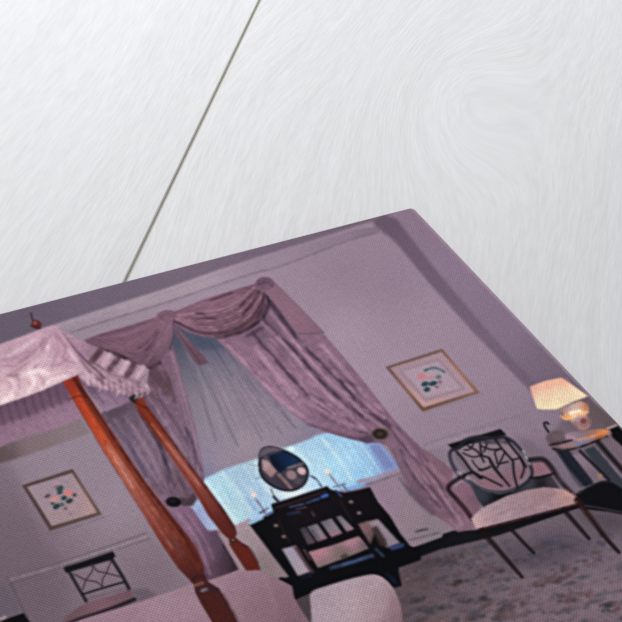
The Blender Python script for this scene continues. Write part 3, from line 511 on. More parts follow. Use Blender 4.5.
L([(550, 445), (562, 442.5), (572, 440)], 2.2, (26, 22, 30), .9, .6)
L([(553, 449), (566, 450), (580, 447), (592, 442.5), (607, 436)], 2.2, (22, 18, 24), .95, .6)
L([(562, 446), (574, 445)], 2.2, (160, 118, 118), .7, .8); L([(566, 436), (574, 438.5)], 3, (166, 134, 158), .8, .8); L([(576, 443), (588, 440), (596, 436)], 2, (108, 116, 158), .9, .7)
L([(578, 440), (590, 437), (606, 431.5)], 2.4, (206, 134, 98), .9, .7); L([(597, 435.5), (607, 432)], 2.2, (210, 112, 60), .85, .6); L([(602, 437), (611, 433)], 1.6, (130, 96, 116), .8, .6); L([(596, 438.5), (602, 436)], 2.2, (150, 66, 36), .9, .6)
ck = L([(548.5, 432), (545.5, 427.5), (544, 423.5), (546.5, 422.3), (548.5, 424)], 2, (22, 20, 28), 1, .5)
P([(559, 409), (571, 404), (590, 400), (594, 414), (592, 428), (578, 432), (566, 422)], (104, 82, 92), .5, 3)
lb = smooth([(558, 410), (568, 406), (580, 401), (586, 405), (588, 411), (587, 416), (591, 421), (588, 428), (580, 430.5), (574, 425), (569, 420), (563, 418), (565, 412)])
P(lb, [(560, 411, (150, 104, 90)), (567, 409, (160, 130, 146)), (574, 409, (190, 160, 168)), (573, 414, (252, 226, 196)), (582, 413, (238, 200, 172)), (566, 418, (222, 140, 84)), (586, 408, (170, 100, 76)), (583, 420, (124, 78, 90)), (590, 420, (122, 92, 98)), (576, 424, (120, 96, 116)), (583, 429, (134, 104, 106))], 1, .8)
L([(561, 416), (566, 419.5), (572, 417), (580, 414), (588, 412)], 1.6, (250, 180, 110), .9, .7); L([(564, 412), (566, 417)], 1.6, (226, 150, 96), .9, .6); L([(570, 413), (580, 411)], 2.6, (255, 236, 206), .8, .8)
D(583.5, 421, 3.2, 2.4, (124, 58, 66), 1, .7); L([(577, 419), (579, 426), (584, 429), (590, 425)], 1.3, (176, 130, 120), .7, .7); D(578, 420, 1.6, 2.4, (150, 130, 160), .8, .7); L([(583, 403), (587, 405), (588, 410)], 1.4, (196, 128, 88), .9, .6)
shd = [(529.8, 386.5), (545, 381), (561.5, 377.6), (574, 386), (588, 396.2), (575, 401), (564, 406), (556, 409.5), (546, 409.5), (537, 409)]
P(shd, [(532, 387, (214, 152, 146)), (548, 384, (226, 160, 146)), (562, 380, (228, 162, 142)), (545, 395, (222, 192, 170)), (560, 394, (226, 202, 178)), (576, 394, (230, 208, 184)), (540, 405, (226, 210, 180)), (555, 404, (230, 214, 182)), (570, 400, (222, 200, 172))], 1, .7)
for k in range(11): L([(534 + k * 3.2, 386 - k * .8), (540 + k * 4.2, 408 - k * 1.0)], 1., (206, 160, 140), .4, .5)
M('printed_side_table', None, [('p', top)], 'dark side table at the right edge'); [M('printed_table_leg', 'printed_side_table', [('s', *q)]) for q in tl]
M('printed_dish', None, [('p', dish)]); M('printed_cane_handle', None, [('s', *ck)])
M('printed_cabinet', None, [('p', cab)])
M('printed_table_lamp', None, [('p', lb)], 'lit lamp on the side table'); M('printed_lamp_shade', 'printed_table_lamp', [('p', shd)], 'glowing cream shade')

# ---- four-poster bed
bedR = [(186, 586), (209, 580.5), (222, 576), (237, 571.5), (253, 569.8), (267, 572.6), (278, 578.6), (292, 586), (294, 597), (300, 608), (312, 626), (336, 665), (380, 740), (440, 860), (440, 1000), (-500, 1000), (-500, 830), (-300, 760), (88, 618.8), (137.5, 603)]
P(bedR, [(220, 585, (150, 116, 134)), (250, 580, (154, 122, 142)), (240, 600, (138, 104, 122)), (255, 605, (124, 92, 106)), (230, 612, (156, 124, 140)), (270, 600, (130, 98, 116)), (290, 605, (116, 88, 102)), (285, 590, (130, 100, 116)), (160, 606, (156, 126, 144)), (130, 615, (144, 112, 132)), (190, 605, (152, 122, 140)), (245, 620, (128, 96, 112)), (0, 700, (150, 118, 138)), (295, 620, (112, 84, 98))], tex=.03)
L([(262, 574), (270, 590), (276, 615)], 3, (158, 126, 142), .35, 2); L([(225, 580), (222, 600), (232, 620)], 3, (166, 134, 150), .4, 2)
hem = P([(-300, 760), (88, 617), (137.5, 603.5), (100, 650), (-300, 900)], (148, 116, 136), .9, .6)
M('printed_four_poster_bed', None, [('p', bedR)], 'mauve covered four-poster bed with red wooden posts')
stl = smooth([(330, 684), (315, 650), (311, 608), (311.5, 592.5), (330, 585), (352, 578.5), (373.7, 574.5), (386, 580), (395, 591.5), (400.5, 606), (402.5, 622), (404, 650), (398, 680), (376, 696), (350, 698)], True)
P([(311, 590), (405, 590), (408, 690), (340, 705), (314, 650)], (80, 66, 74), .4, 2)
P(stl, [(320, 595, (158, 138, 156)), (350, 588, (166, 144, 160)), (375, 580, (164, 140, 156)), (350, 605, (172, 148, 160)), (380, 605, (164, 138, 150)), (396, 605, (134, 104, 118)), (398, 618, (124, 94, 108)), (330, 615, (164, 142, 158))], tex=.04)
L([(386, 585), (393, 600), (396, 622)], 2.2, (140, 112, 128), .5, 1)
M('printed_stool', None, [('p', stl)], 'pale upholstered stool in front of the dressing table')
# inner valance, wall shade below it
P([(0, 441), (10.6, 442), (53, 428.7), (81, 418), (90, 433), (48, 448), (10.6, 460.5), (0, 463), (-200, 530), (-200, 500)], [(5, 455, (84, 68, 74)), (30, 445, (122, 103, 112)), (70, 430, (126, 108, 118)), (-60, 470, (110, 92, 104))], .95, 1.2)
val = [(-300, 500), (0, 404), (35, 393), (65, 380), (72, 397), (82, 418), (53, 428.7), (28, 436), (10.6, 442), (0, 447.5), (-300, 545)]
P(val, [(20, 430, (150, 116, 140)), (50, 418, (154, 120, 146)), (72, 410, (150, 116, 142)), (5, 410, (100, 74, 94)), (30, 402, (102, 76, 96)), (60, 392, (94, 70, 92)), (3, 440, (136, 104, 128)), (-100, 460, (130, 100, 120))], tex=.05)
P([(-300, 505), (0, 405), (35, 394), (63, 382), (69, 399.5), (52, 406), (35, 413.5), (18, 419), (0, 425), (-300, 520)], (92, 66, 88), .6, 1.6)
for k in range(9):
    x = 2 + k * 8; y = 412 - k * 3
    L([(x - 3, y - 6), (x + 1, y + 8), (x + 3, y + 13)], 2.2, (72, 50, 68), .6, 1.0)
for x, y in ((20, 424), (44, 414), (4, 432)): L([(x, y), (x + 4, y + 9), (x + 5, y + 16)], 2.2, (122, 92, 116), .55, 1)
M('printed_inner_valance', 'printed_four_poster_bed', [('p', val)], 'shaded gathered inner valance')
sv = [(77, 377), (90, 386), (113, 391), (128, 396), (130, 401), (118, 407), (105.5, 412), (96, 402), (88, 392)]
P(sv, [(90, 388, (104, 80, 104)), (105, 400, (134, 106, 132)), (120, 398, (128, 100, 126)), (106, 410, (140, 112, 138))], tex=.08)
L([(92, 388), (104, 404)], 2, (84, 66, 88), .6, 1); L([(108, 392), (118, 404)], 1.6, (96, 74, 98), .5, 1)
M('printed_side_valance', 'printed_four_poster_bed', [('p', sv)])
# posts
pb = [(133.4, 401.5), (143, 396.5), (147, 405.5), (165, 430), (186, 459.5), (207, 486.5), (224, 510), (235, 526.5), (237, 533), (235.5, 538), (240, 541), (249, 547.5), (257, 561), (261, 570), (246, 570.5), (235, 554), (229.5, 545), (230, 540), (223.5, 535), (208, 515.5), (194, 491), (173, 460.5), (155, 435), (138, 411)]
P(pb, [(140, 402, (112, 44, 30)), (150, 416, (120, 44, 28)), (160, 432, (112, 42, 30)), (176, 452, (156, 88, 80)), (196, 478, (142, 72, 62)), (210, 500, (112, 52, 50)), (224, 522, (84, 32, 30)), (232, 536, (70, 30, 30)), (240, 552, (96, 34, 26)), (252, 566, (84, 30, 24))], 1, .6)
L([(146, 407), (165, 432), (186, 461), (207, 489), (224, 512), (234, 528)], 2.4, (58, 26, 30), .75, .8)
L([(152, 424), (172, 450), (190, 473), (200, 486)], 1.6, (186, 128, 124), .6, .8); L([(139, 408), (156, 434), (175, 460), (196, 490), (212, 518)], 1.6, (74, 28, 24), .6, .7)
L([(134, 402), (146, 408)], 2.4, (72, 26, 22), .7, .6); L([(230, 541), (236, 540)], 3.4, (44, 26, 30), .8, .7); D(233, 540, 1.6, 1.2, (170, 120, 116), .7, .6); L([(243, 545), (250, 549), (258, 563)], 2, (50, 26, 30), .7, .8)
P([(128.5, 398), (134, 393), (138, 400), (133, 403)], (30, 20, 22), .9, .8)
pfp = [(62.5, 381), (77, 374.5), (84, 389), (99, 412), (123.5, 449.5), (147, 484), (174, 518.5), (188, 536), (197, 550), (203.5, 566), (204.5, 575), (208, 581.5), (219, 588.5), (230, 608), (240, 627), (256, 660), (270, 692), (262, 700), (248, 697), (232, 662), (212, 622), (200, 602), (195, 592), (194, 585), (190, 580.5), (178, 568), (162.5, 545.5), (140, 507.5), (122, 479), (103, 449.5), (80, 411)]
P(pfp, [(72, 388, (128, 42, 30)), (85, 405, (166, 58, 34)), (98, 428, (172, 62, 36)), (108, 448, (170, 74, 52)), (122, 468, (168, 96, 84)), (135, 490, (152, 84, 74)), (150, 512, (134, 66, 58)), (165, 535, (108, 48, 42)), (180, 555, (104, 42, 34)), (195, 572, (60, 26, 28)), (205, 590, (52, 26, 30)), (215, 605, (72, 30, 26)), (228, 620, (62, 28, 28))], 1, .6, tex=.1, ts=(1.6, 1.6))
P([(73, 379), (77, 374.5), (84, 389), (99, 412), (123.5, 449.5), (147, 484), (174, 518.5), (188, 536), (197, 550), (203, 566), (198, 572), (186, 548), (166, 522), (140, 487), (114, 448), (88, 407)], [(80, 392, (84, 34, 28)), (105, 427, (112, 44, 30)), (130, 466, (104, 46, 38)), (160, 508, (92, 40, 34)), (190, 548, (92, 38, 30))], .85, .8)
L([(74, 379), (90, 402), (112, 436), (135, 470), (160, 505), (182, 534), (197, 560)], 3.4, (62, 24, 26), .8, .9)
L([(86, 398), (110, 435), (134, 472), (160, 508), (185, 543)], 1.4, (140, 66, 46), .5, .7); L([(77, 394), (100, 432), (116, 460)], 2.6, (206, 80, 44), .5, 1.2)
L([(108, 446), (122, 468), (134, 488)], 3.2, (214, 158, 152), .7, 1.2); L([(138, 494), (158, 526), (172, 548)], 2.4, (176, 116, 110), .5, 1.2); L([(104, 440), (128, 476), (152, 514), (174, 546)], 1.4, (84, 34, 30), .45, .7)
L([(66, 387), (80, 411), (103, 450), (122, 480), (142, 512), (164, 546)], 1.4, (112, 40, 30), .6, .6)
L([(70, 399), (79, 396), (88, 398)], 1.8, (84, 26, 20), .7, .7); L([(192, 580), (198, 576), (206, 577)], 3, (42, 24, 28), .7, .8); L([(196, 585), (202, 583)], 3, (150, 100, 100), .7, .8); L([(198, 591), (206, 588), (218, 590)], 3.4, (40, 34, 48), .8, 1); D(204, 590, 4, 1.6, (130, 120, 136), .8, .8, -20)
P([(168, 536), (176, 540), (184, 556), (180, 560)], (92, 68, 84), .35, 2)
L([(222, 594), (238, 622)], 3, (40, 20, 24), .6, 1.2)
for _ in range(90):
    t = rng.uniform(.22, .95); x = 72 + t * 112 + rng.uniform(-5, 6); y = 390 + t * 158 + rng.uniform(-4, 4); 
    L([(x, y), (x + rng.uniform(1, 4), y + rng.uniform(2, 6))], rng.uniform(.8, 1.6), [(196, 130, 122), (84, 34, 30), (170, 84, 62)][rng.integers(3)], rng.uniform(.12, .3), .8, sm=False)
M('printed_bed_post', 'printed_four_poster_bed', [('p', pb)], 'rear red wooden bed post'); M('printed_bed_post', 'printed_four_poster_bed', [('p', pfp)], 'front red wooden bed post')
# canopy
L([(31, 313), (32, 318), (35, 323)], 1.8, (58, 36, 48), .9, .6); fin = ell(36.5, 324.5, 5.2, 4.4, 20); P(fin, (84, 34, 38), 1, .6); D(35, 323, 2, 1.4, (156, 100, 100), .7, .7); L([(31, 326), (41, 329)], 2, (52, 28, 34), .8, .6)
cs = [(58, 326.5), (63, 331), (90, 344.5), (104, 350), (116, 357.5), (133, 363), (145, 366.5), (149.5, 370), (142, 379), (148, 384), (151, 392), (141, 393), (128.5, 395.5), (113, 391.5), (101, 388), (89, 385), (80, 376), (82, 368)]
P(cs, [(64, 338, (168, 132, 154)), (80, 346, (150, 116, 140)), (92, 352, (130, 100, 122)), (105, 360, (170, 136, 158)), (125, 368, (164, 132, 152)), (140, 372, (158, 126, 146)), (88, 378, (190, 156, 174)), (100, 380, (150, 116, 136)), (115, 384, (156, 122, 144)), (140, 388, (152, 120, 142)), (130, 380, (146, 114, 134))], tex=.12, ts=(3, 3))
for p in ([(101, 350), (97, 355), (92, 361)], [(118, 358), (114, 364), (110, 369)], [(134, 364.5), (131, 370), (127, 375)]): L(p, 6.5, (78, 54, 64), .85, .9)
for p in ([(63, 334), (72, 346), (82, 357), (92, 366), (104, 378)], ): L(p, 2, (74, 52, 66), .8, .8)
L([(93, 362), (108, 372), (124, 378), (140, 383)], 2, (90, 64, 78), .55, 1); L([(82, 362), (92, 374), (104, 382)], 3, (104, 72, 88), .6, 1)
for x, y in ((107, 357), (124, 365), (140, 370)): L([(x + 3, y - 3), (x - 3, y + 7)], 5, (196, 164, 184), .6, 1)
for k in range(22):
    x = 86 + k * 3; y = 376 + k * .65 + 4 * math.sin(k * 2.1)
    L([(x, y), (x + 3, y + 5), (x + 1, y + 9)], 1.8, [(206, 170, 188), (96, 66, 82)][k % 2], .6, .7)
L([(82, 370), (90, 376), (100, 386)], 3, (206, 172, 188), .7, 1)
M('printed_canopy_ruffle', 'printed_four_poster_bed', [('p', cs)], 'pleated end of the canopy')
cf = [(-300, 445), (-100, 377), (0, 344.5), (28, 334.5), (43.7, 328), (52, 325.5), (59, 326), (66, 337), (76, 352), (83.5, 366), (81.5, 373), (63.5, 381), (40, 391), (23, 397.5), (0, 405), (-300, 510)]
P(cf, [(10, 352, (170, 136, 158)), (30, 345, (178, 142, 164)), (50, 335, (172, 136, 158)), (60, 345, (168, 130, 152)), (20, 365, (168, 130, 150)), (45, 358, (190, 154, 172)), (35, 376, (214, 184, 198)), (50, 372, (206, 172, 188)), (65, 365, (176, 138, 160)), (75, 368, (182, 148, 166)),
       (10, 388, (200, 164, 180)), (4, 398, (218, 188, 200)), (22, 386, (206, 170, 186)), (-60, 390, (178, 144, 164))], tex=.06, ts=(3, 3))
for p, w, c, a in (([(8, 376), (24, 374), (38, 364), (46, 350)], 3, (130, 90, 116), .7), ([(20, 362), (34, 354), (44, 340)], 3.4, (142, 102, 128), .6), ([(28, 370), (40, 360), (48, 346)], 2, (222, 194, 208), .6), ([(0, 360), (14, 358), (30, 350)], 2.4, (140, 104, 128), .5), ([(14, 352), (30, 344), (42, 334)], 3, (192, 158, 178), .5),
    ([(54, 330), (58, 348), (52, 368)], 2.4, (148, 112, 136), .5), ([(60, 352), (66, 360), (78, 364)], 2.2, (140, 100, 124), .55), ([(52, 338), (62, 350), (58, 362)], 3, (196, 160, 178), .4), ([(24, 374), (36, 372), (48, 374)], 5, (232, 206, 216), .55), ([(2, 402), (12, 396), (20, 392)], 5, (236, 214, 222), .5),
    ([(0, 380), (10, 384), (16, 396)], 3, (180, 130, 150), .55), ([(26, 380), (34, 388), (40, 390)], 2.5, (188, 148, 166), .6), ([(48, 378), (56, 372), (74, 370)], 2, (226, 198, 208), .5), ([(36, 349), (22, 360)], 2, (124, 88, 112), .45), ([(64, 376), (80, 370)], 3, (196, 164, 180), .5), ([(0, 404), (23, 396.5), (63, 380)], 1.2, (214, 190, 200), .5)):
    L(p, w, c, a, 1.1)
for p, w, a in (([(6, 400), (14, 388), (10, 378)], 3, .5), ([(28, 392), (34, 382), (30, 374)], 4, .6), ([(42, 388), (52, 380), (66, 376)], 4, .55), ([(20, 376), (32, 371), (46, 371)], 4, .5), ([(40, 350), (30, 362), (22, 368)], 2.4, .45), ([(49, 340), (46, 354), (38, 366)], 2.2, .5), ([(8, 356), (22, 348), (36, 338)], 2.4, .35), ([(68, 350), (74, 358), (78, 366)], 2.4, .4)):
    L(p, w, (242, 222, 230), a, 1.2)
for p, w, a in (([(50, 336), (40, 352), (24, 366), (10, 374)], 2.2, .5), ([(56, 334), (66, 348), (62, 358)], 2, .4), ([(14, 372), (20, 384), (18, 396)], 2, .4), ([(38, 374), (44, 382), (42, 388)], 2, .4), ([(0, 366), (16, 366)], 2.4, .4), ([(70, 356), (60, 364), (50, 366)], 2, .35)):
    L(p, w, (128, 84, 110), a, 1.0)
L([(59, 327), (66, 338), (76, 353), (83, 366)], 1.4, (130, 96, 116), .5, .7)
M('printed_canopy', 'printed_four_poster_bed', [('p', cf)], 'bright pink front of the canopy'); M('printed_finial', 'printed_four_poster_bed', [('p', fin), ('s', *L([(31, 313), (32, 318), (35, 323)], 1.8, (58, 36, 48), 0))])
def tint(p, c, a): lay(pmask(np.array(p, float), .8), c, a)
for p_ in (smd, sl, ret): tint(p_, (190, 128, 152), .07)
IMG *= np.array([1.0, 1.012, .972], np.float32)
# ink reaches the worn rim of the canvas
IMG = gblur(IMG, .42 * SC)
IMG = np.clip(IMG + .3 * (IMG - gblur(IMG, 2.5 * SC)), 0.01, 1)
IMG *= (1 + .05 * gblur(rng.standard_normal((HH, WW, 1)), .5)).astype(np.float32)

def sample(px):
    x = np.clip((px[:, 0] - X0) * SC - .5, 0, WW - 1.01); y = np.clip((px[:, 1] - Y0) * SC - .5, 0, HH - 1.01)
    xi = x.astype(int); yi = y.astype(int); fx = (x - xi)[:, None]; fy = (y - yi)[:, None]
    c = (IMG[yi, xi] * (1 - fx) + IMG[yi, xi + 1] * fx) * (1 - fy) + (IMG[yi + 1, xi] * (1 - fx) + IMG[yi + 1, xi + 1] * fx) * fy
    c = np.clip(c, 0.0, 1)
    return np.where(c <= .04045, c / 12.92, ((c + .055) / 1.055) ** 2.4) * GAIN

# ------------------------------------------------------------------ materials
def nodes(name):
    m = bpy.data.materials.new(name); m.use_nodes = True; nt = m.node_tree
    return m, nt, nt.nodes['Principled BSDF']
def weave(nt, bs, strength):
    tc = nt.nodes.new('ShaderNodeTexCoord'); sep = nt.nodes.new('ShaderNodeSeparateXYZ'); nt.links.new(tc.outputs['Object'], sep.inputs[0])
    outs = []
    for ax in (0, 1):
        mu = nt.nodes.new('ShaderNodeMath'); mu.operation = 'MULTIPLY'; mu.inputs[1].default_value = 2 * math.pi / .0014
        nt.links.new(sep.outputs[ax], mu.inputs[0])
        s = nt.nodes.new('ShaderNodeMath'); s.operation = 'SINE'; nt.links.new(mu.outputs[0], s.inputs[0]); outs.append(s)
    pr = nt.nodes.new('ShaderNodeMath'); pr.operation = 'MULTIPLY'
    nt.links.new(outs[0].outputs[0], pr.inputs[0]); nt.links.new(outs[1].outputs[0], pr.inputs[1])
    bp = nt.nodes.new('ShaderNodeBump'); bp.inputs['Strength'].default_value = strength; bp.inputs['Distance'].default_value = .0001
    nt.links.new(pr.outputs[0], bp.inputs['Height']); nt.links.new(bp.outputs[0], bs.inputs['Normal'])
    return pr
ink, nt, bs = nodes('printed_canvas')
pr = weave(nt, bs, .6)
at = nt.nodes.new('ShaderNodeAttribute'); at.attribute_name = 'Print'
mr = nt.nodes.new('ShaderNodeMapRange'); mr.inputs['From Min'].default_value = -1; mr.inputs['From Max'].default_value = 1; mr.inputs['To Min'].default_value = .87; mr.inputs['To Max'].default_value = 1.13
nt.links.new(pr.outputs[0], mr.inputs[0])
vm = nt.nodes.new('ShaderNodeVectorMath'); vm.operation = 'SCALE'
nt.links.new(at.outputs['Color'], vm.inputs[0]); nt.links.new(mr.outputs[0], vm.inputs['Scale']); nt.links.new(vm.outputs[0], bs.inputs['Base Color'])
bs.inputs['Roughness'].default_value = .95; bs.inputs['Specular IOR Level'].default_value = .03

# ------------------------------------------------------------------ meshes
COL = bpy.context.scene.collection
def make(name, V, faces, parent, colors=None, mat=None, loc=None):
    me = bpy.data.meshes.new(name); me.from_pydata([tuple(v) for v in V], [], faces); me.update()
    if colors is not None:
        a = me.color_attributes.new('Print', 'FLOAT_COLOR', 'POINT')
        a.data.foreach_set('color', np.concatenate([colors, np.ones((len(colors), 1))], 1).astype(np.float32).ravel())
    o = bpy.data.objects.new(name, me); COL.objects.link(o); o.parent = parent
    if mat: me.materials.append(mat)
    return o

def dens(p, step):
    p = np.asarray(p, float); out = []
    for a, b in zip(p, np.roll(p, -1, 0)):
        n = max(1, int(np.hypot(*(b - a)) / step)); out += [a + (b - a) * k / n for k in range(n)]
    return np.array(out)

EX, EY = CW, CH
def clip_rect(w):
    """keep a printed shape on the canvas face (world x,y polygon)"""
    e = .0012
    for ax, s, lim in ((0, 1, -e), (0, -1, EX - e), (1, 1, -e), (1, -1, EY - e)):
        out = []
        for a, b in zip(w, np.roll(w, -1, 0)):
            ia, ib = s * a[ax] <= lim, s * b[ax] <= lim
            if ia: out.append(a)
            if ia != ib:
                t = (s * lim - a[ax]) / (b[ax] - a[ax]); out.append(a + (b - a) * t)
        w = np.array(out)
        if len(w) < 3: return None
    return w

def inside(P_, q):
    r = np.zeros(len(q), bool)
    for a, b in zip(P_, np.roll(P_, -1, 0)):
        c = (a[1] > q[:, 1]) != (b[1] > q[:, 1])
        with np.errstate(divide='ignore', invalid='ignore'):
            r ^= c & (q[:, 0] < (b[0] - a[0]) * (q[:, 1] - a[1]) / (b[1] - a[1] + 1e-30) + a[0])
    return r

def fill(wpoly, step):
    """triangulate a polygon of the print with interior points; returns world xy, faces, print coords"""
    # drop far off-picture vertices behind the view by working in world metres
    m = step * .00042
    w = dens(wpoly, m * 1.2)
    lo, hi = w.min(0), w.max(0)
    pts = []
    for k, stp in ((0, m), (1, m * 6)):
        gx, gy = np.meshgrid(np.arange(lo[0] + stp / 2, hi[0], stp), np.arange(lo[1] + stp / 2, hi[1], stp))
        g = np.stack([gx.ravel(), gy.ravel()], 1)
        q = to_print(g); near = (q[:, 0] > -8) & (q[:, 0] < 632) & (q[:, 1] < 632)
        g = g[near if k == 0 else ~near]
        if len(g): g = g[inside(wpoly, g)]
        pts.append(g)
    g = np.concatenate(pts)
    allp = np.concatenate([w, g]); n = len(w)
    sc = 1000.
    V, E_, F_, *_ = delaunay_2d_cdt([Vector((x * sc, y * sc)) for x, y in allp], [], [list(range(n))], 1, 1e-4, False)
    V = np.array([(v.x, v.y) for v in V]) / sc
    ok = inside(wpoly, np.array([V[list(f)].mean(0) for f in F_]))
    return V, [f for f, k in zip(F_, ok) if k]

def strip(p, w0, w1, step=1.3):
    seg = np.hypot(*np.diff(p, axis=0).T); keep = np.concatenate([[True], seg > 1e-6]); p = p[keep]
    s = np.concatenate([[0], np.cumsum(np.hypot(*np.diff(p, axis=0).T))]); n = max(2, int(s[-1] / step))
    t = np.linspace(0, s[-1], n); q = np.stack([np.interp(t, s, p[:, 0]), np.interp(t, s, p[:, 1])], 1)
    d = np.gradient(q, axis=0); d /= np.linalg.norm(d, axis=1)[:, None] + 1e-9; nrm = np.stack([-d[:, 1], d[:, 0]], 1)
    w = (w0 + (w1 - w0) * t / s[-1])[:, None] / 2
    V = np.concatenate([q + nrm * w, q, q - nrm * w]); F_ = []
    for i in range(n - 1):
        for k in (0, 1): F_.append((k * n + i, k * n + i + 1, (k + 1) * n + i + 1, (k + 1) * n + i))
    return V, F_

root = bpy.data.objects.new('canvas_print', None); COL.objects.link(root); root.location = (-CW / 2, -CH / 2, 0)
root['label'] = 'stretched canvas print of a mauve bedroom lying on the white boards'; root['category'] = 'canvas print'
OFF = np.array([CW / 2, CH / 2])

# stretched canvas: rounded face, rolled rim, sides, all one cloth
def rrect(inset, r, n=7):
    x0, x1, y0, y1 = -CW + inset, -inset, -CH + inset, -inset; r = max(r - inset, .0004); o = []
    for cx, cy, a in ((x1 - r, y1 - r, 0), (x0 + r, y1 - r, 90), (x0 + r, y0 + r, 180), (x1 - r, y0 + r, 270)):
        for k in range(n): t = math.radians(a + 90 * k / (n - 1)); o.append((cx + r * math.cos(t), cy + r * math.sin(t)))
    return dens(np.array(o), .0011)
face = rrect(.0012, .0028)
V, Fc = fill(face, 1.25)
c = sample(to_print(V))
make('canvas_face', np.concatenate([V + OFF, np.full((len(V), 1), T)], 1), Fc, root, c, ink)
n = len(face); prof = [(0, T), (.0005, T - .0002), (.0009, T - .0006), (.0012, T - .0013), (.0012, T * .5), (.0012, .0006), (.0002, .0)]
cen = np.array([-CW / 2, -CH / 2]); nrm = np.roll(face, -1, 0) - np.roll(face, 1, 0); nrm = np.stack([nrm[:, 1], -nrm[:, 0]], 1); nrm /= np.linalg.norm(nrm, axis=1)[:, None]
if ((face - cen) * nrm).sum() < 0: nrm = -nrm
RV = np.concatenate([np.concatenate([face + nrm * o + OFF, np.full((n, 1), z)], 1) for o, z in prof]); RF = []
for k in range(len(prof) - 1):
    for i in range(n): j = (i + 1) % n; RF.append((k * n + i, (k + 1) * n + i, (k + 1) * n + j, k * n + j))
ec = sample(to_print(face + nrm * .0004)); wear = np.ones((n, 1))
for i in range(n):
    if abs(face[i, 0]) < .009 and abs(face[i, 1]) < .009: wear[i] = 1 + rng.uniform(0, .55)
RC = np.concatenate([ec * (wear if 0 < k < 4 else 1) for k in range(len(prof))])
e = make('canvas_edge', RV, RF, root, RC, ink)
for p_ in e.data.polygons: p_.use_smooth = True
# hidden stretcher bars under the cloth
sb, nt, bs = nodes('pine_bar'); bs.inputs['Base Color'].default_value = (.6, .42, .25, 1)
nz = nt.nodes.new('ShaderNodeTexNoise'); nz.inputs['Scale'].default_value = 30; cr = nt.nodes.new('ShaderNodeValToRGB')
cr.color_ramp.elements[0].color = (.5, .34, .19, 1); cr.color_ramp.elements[1].color = (.68, .5, .3, 1); nt.links.new(nz.outputs[0], cr.inputs[0]); nt.links.new(cr.outputs[0], bs.inputs['Base Color'])
def bar(x0, x1, y0, y1):
    z0, z1 = .0012, T - .002
    v = [(x, y, z) for z in (z0, z1) for x, y in ((x0, y0), (x1, y0), (x1, y1), (x0, y1))]
    make('stretcher_bar', v, [(0, 3, 2, 1), (4, 5, 6, 7), (0, 1, 5, 4), (1, 2, 6, 5), (2, 3, 7, 6), (3, 0, 4, 7)], root, None, sb)
hx, hy = CW / 2 - .002, CH / 2 - .002
bar(-hx, hx, hy - .03, hy); bar(-hx, hx, -hy, -hy + .03); bar(-hx, -hx + .03, -hy + .031, hy - .031); bar(hx - .03, hx, -hy + .031, hy - .031)

last = {}; BOX = []
for name, par, shapes, label in MOT:
    pts_ = np.concatenate([np.asarray(q[1], float) for q in shapes]); b0, b1 = pts_.min(0) - 2, pts_.max(0) + 2
    lev = 1 + max([l for (c0_, c1_, l) in BOX if (c0_ < b1).all() and (b0 < c1_).all()] + [0])
    BOX.append((b0, b1, lev)); z = T + lev * .0000012
    AV, AF = [], []; base = 0
    zz = z
    for sh_ in shapes:
        if sh_[0] == 'p':
            pp = np.asarray(sh_[1], float)
            w = clip_rect(on_plane(pp))
            if w is None: continue
            v, f = fill(w, 1.3)
        else:
            v, f = strip(sh_[1], sh_[2], sh_[3]); v = on_plane(v)
        AV.append(np.concatenate([v, np.full((len(v), 1), zz)], 1)); AF += [tuple(i + base for i in q) for q in f]; base += len(v)
        zz += .0000001
    V3 = np.concatenate(AV)
    # keep off the rim
    V3[:, 0] = np.clip(V3[:, 0], -CW + .0012, -.0012); V3[:, 1] = np.clip(V3[:, 1], -CH + .0012, -.0012)
    cc = sample(to_print(V3[:, :2]))
    ctr = (V3[:, :2].min(0) + V3[:, :2].max(0)) / 2
    V3[:, 0] += OFF[0]; V3[:, 1] += OFF[1]
    o = make(name, V3, AF, last[par] if par else root, cc, ink)
    if not par: last[name] = o
    if label: o['label'] = label

# ------------------------------------------------------------------ white-washed floorboards
a, b = on_plane([(260, 0), (126, 280)], 0)
dr = (a - b) / np.linalg.norm(a - b)            # along the boards
sd = np.array([dr[1], -dr[0]])                  # across, to the right
PW, LEN, G = .42, 2.6, .0012
prof = []
for k in range(-4, 5):
    x = k * PW
    prof += [(x - G, 0), (x - G * .55, -.0006), (x - G * .42, -.0016), (x + G * .42, -.0016), (x + G * .55, -.0006), (x + G, 0)]
V = []; Fs = []
for s in (-LEN, LEN):
    for x, zc in prof: p_ = a + sd * x + dr * s; V.append((p_[0], p_[1], zc))
m_ = len(prof)
for i in range(m_ - 1): Fs.append((i, i + 1, m_ + i + 1, m_ + i))
lo = len(V)
for x, s in ((prof[0][0], -LEN), (prof[-1][0], -LEN), (prof[-1][0], LEN), (prof[0][0], LEN)):
    p_ = a + sd * x + dr * s; V.append((p_[0], p_[1], -.015))
Fs += [(lo, lo + 3, lo + 2, lo + 1)]
wd, nt, bs = nodes('whitewashed_wood'); nd = nt.nodes; lk = nt.links
def N(t, **k):
    n_ = nd.new(t)
    for kk, v in k.items():
        if kk in n_.inputs: n_.inputs[kk].default_value = v
        else: setattr(n_, kk, v)
    return n_
tc = N('ShaderNodeTexCoord'); mp = N('ShaderNodeMapping', vector_type='TEXTURE'); ang = math.atan2(dr[1], dr[0]) - math.pi / 2
mp.inputs['Location'].default_value = (a[0], a[1], 0); mp.inputs['Rotation'].default_value = (0, 0, ang); lk.new(tc.outputs['Object'], mp.inputs[0])
sp_ = N('ShaderNodeSeparateXYZ'); lk.new(mp.outputs[0], sp_.inputs[0])
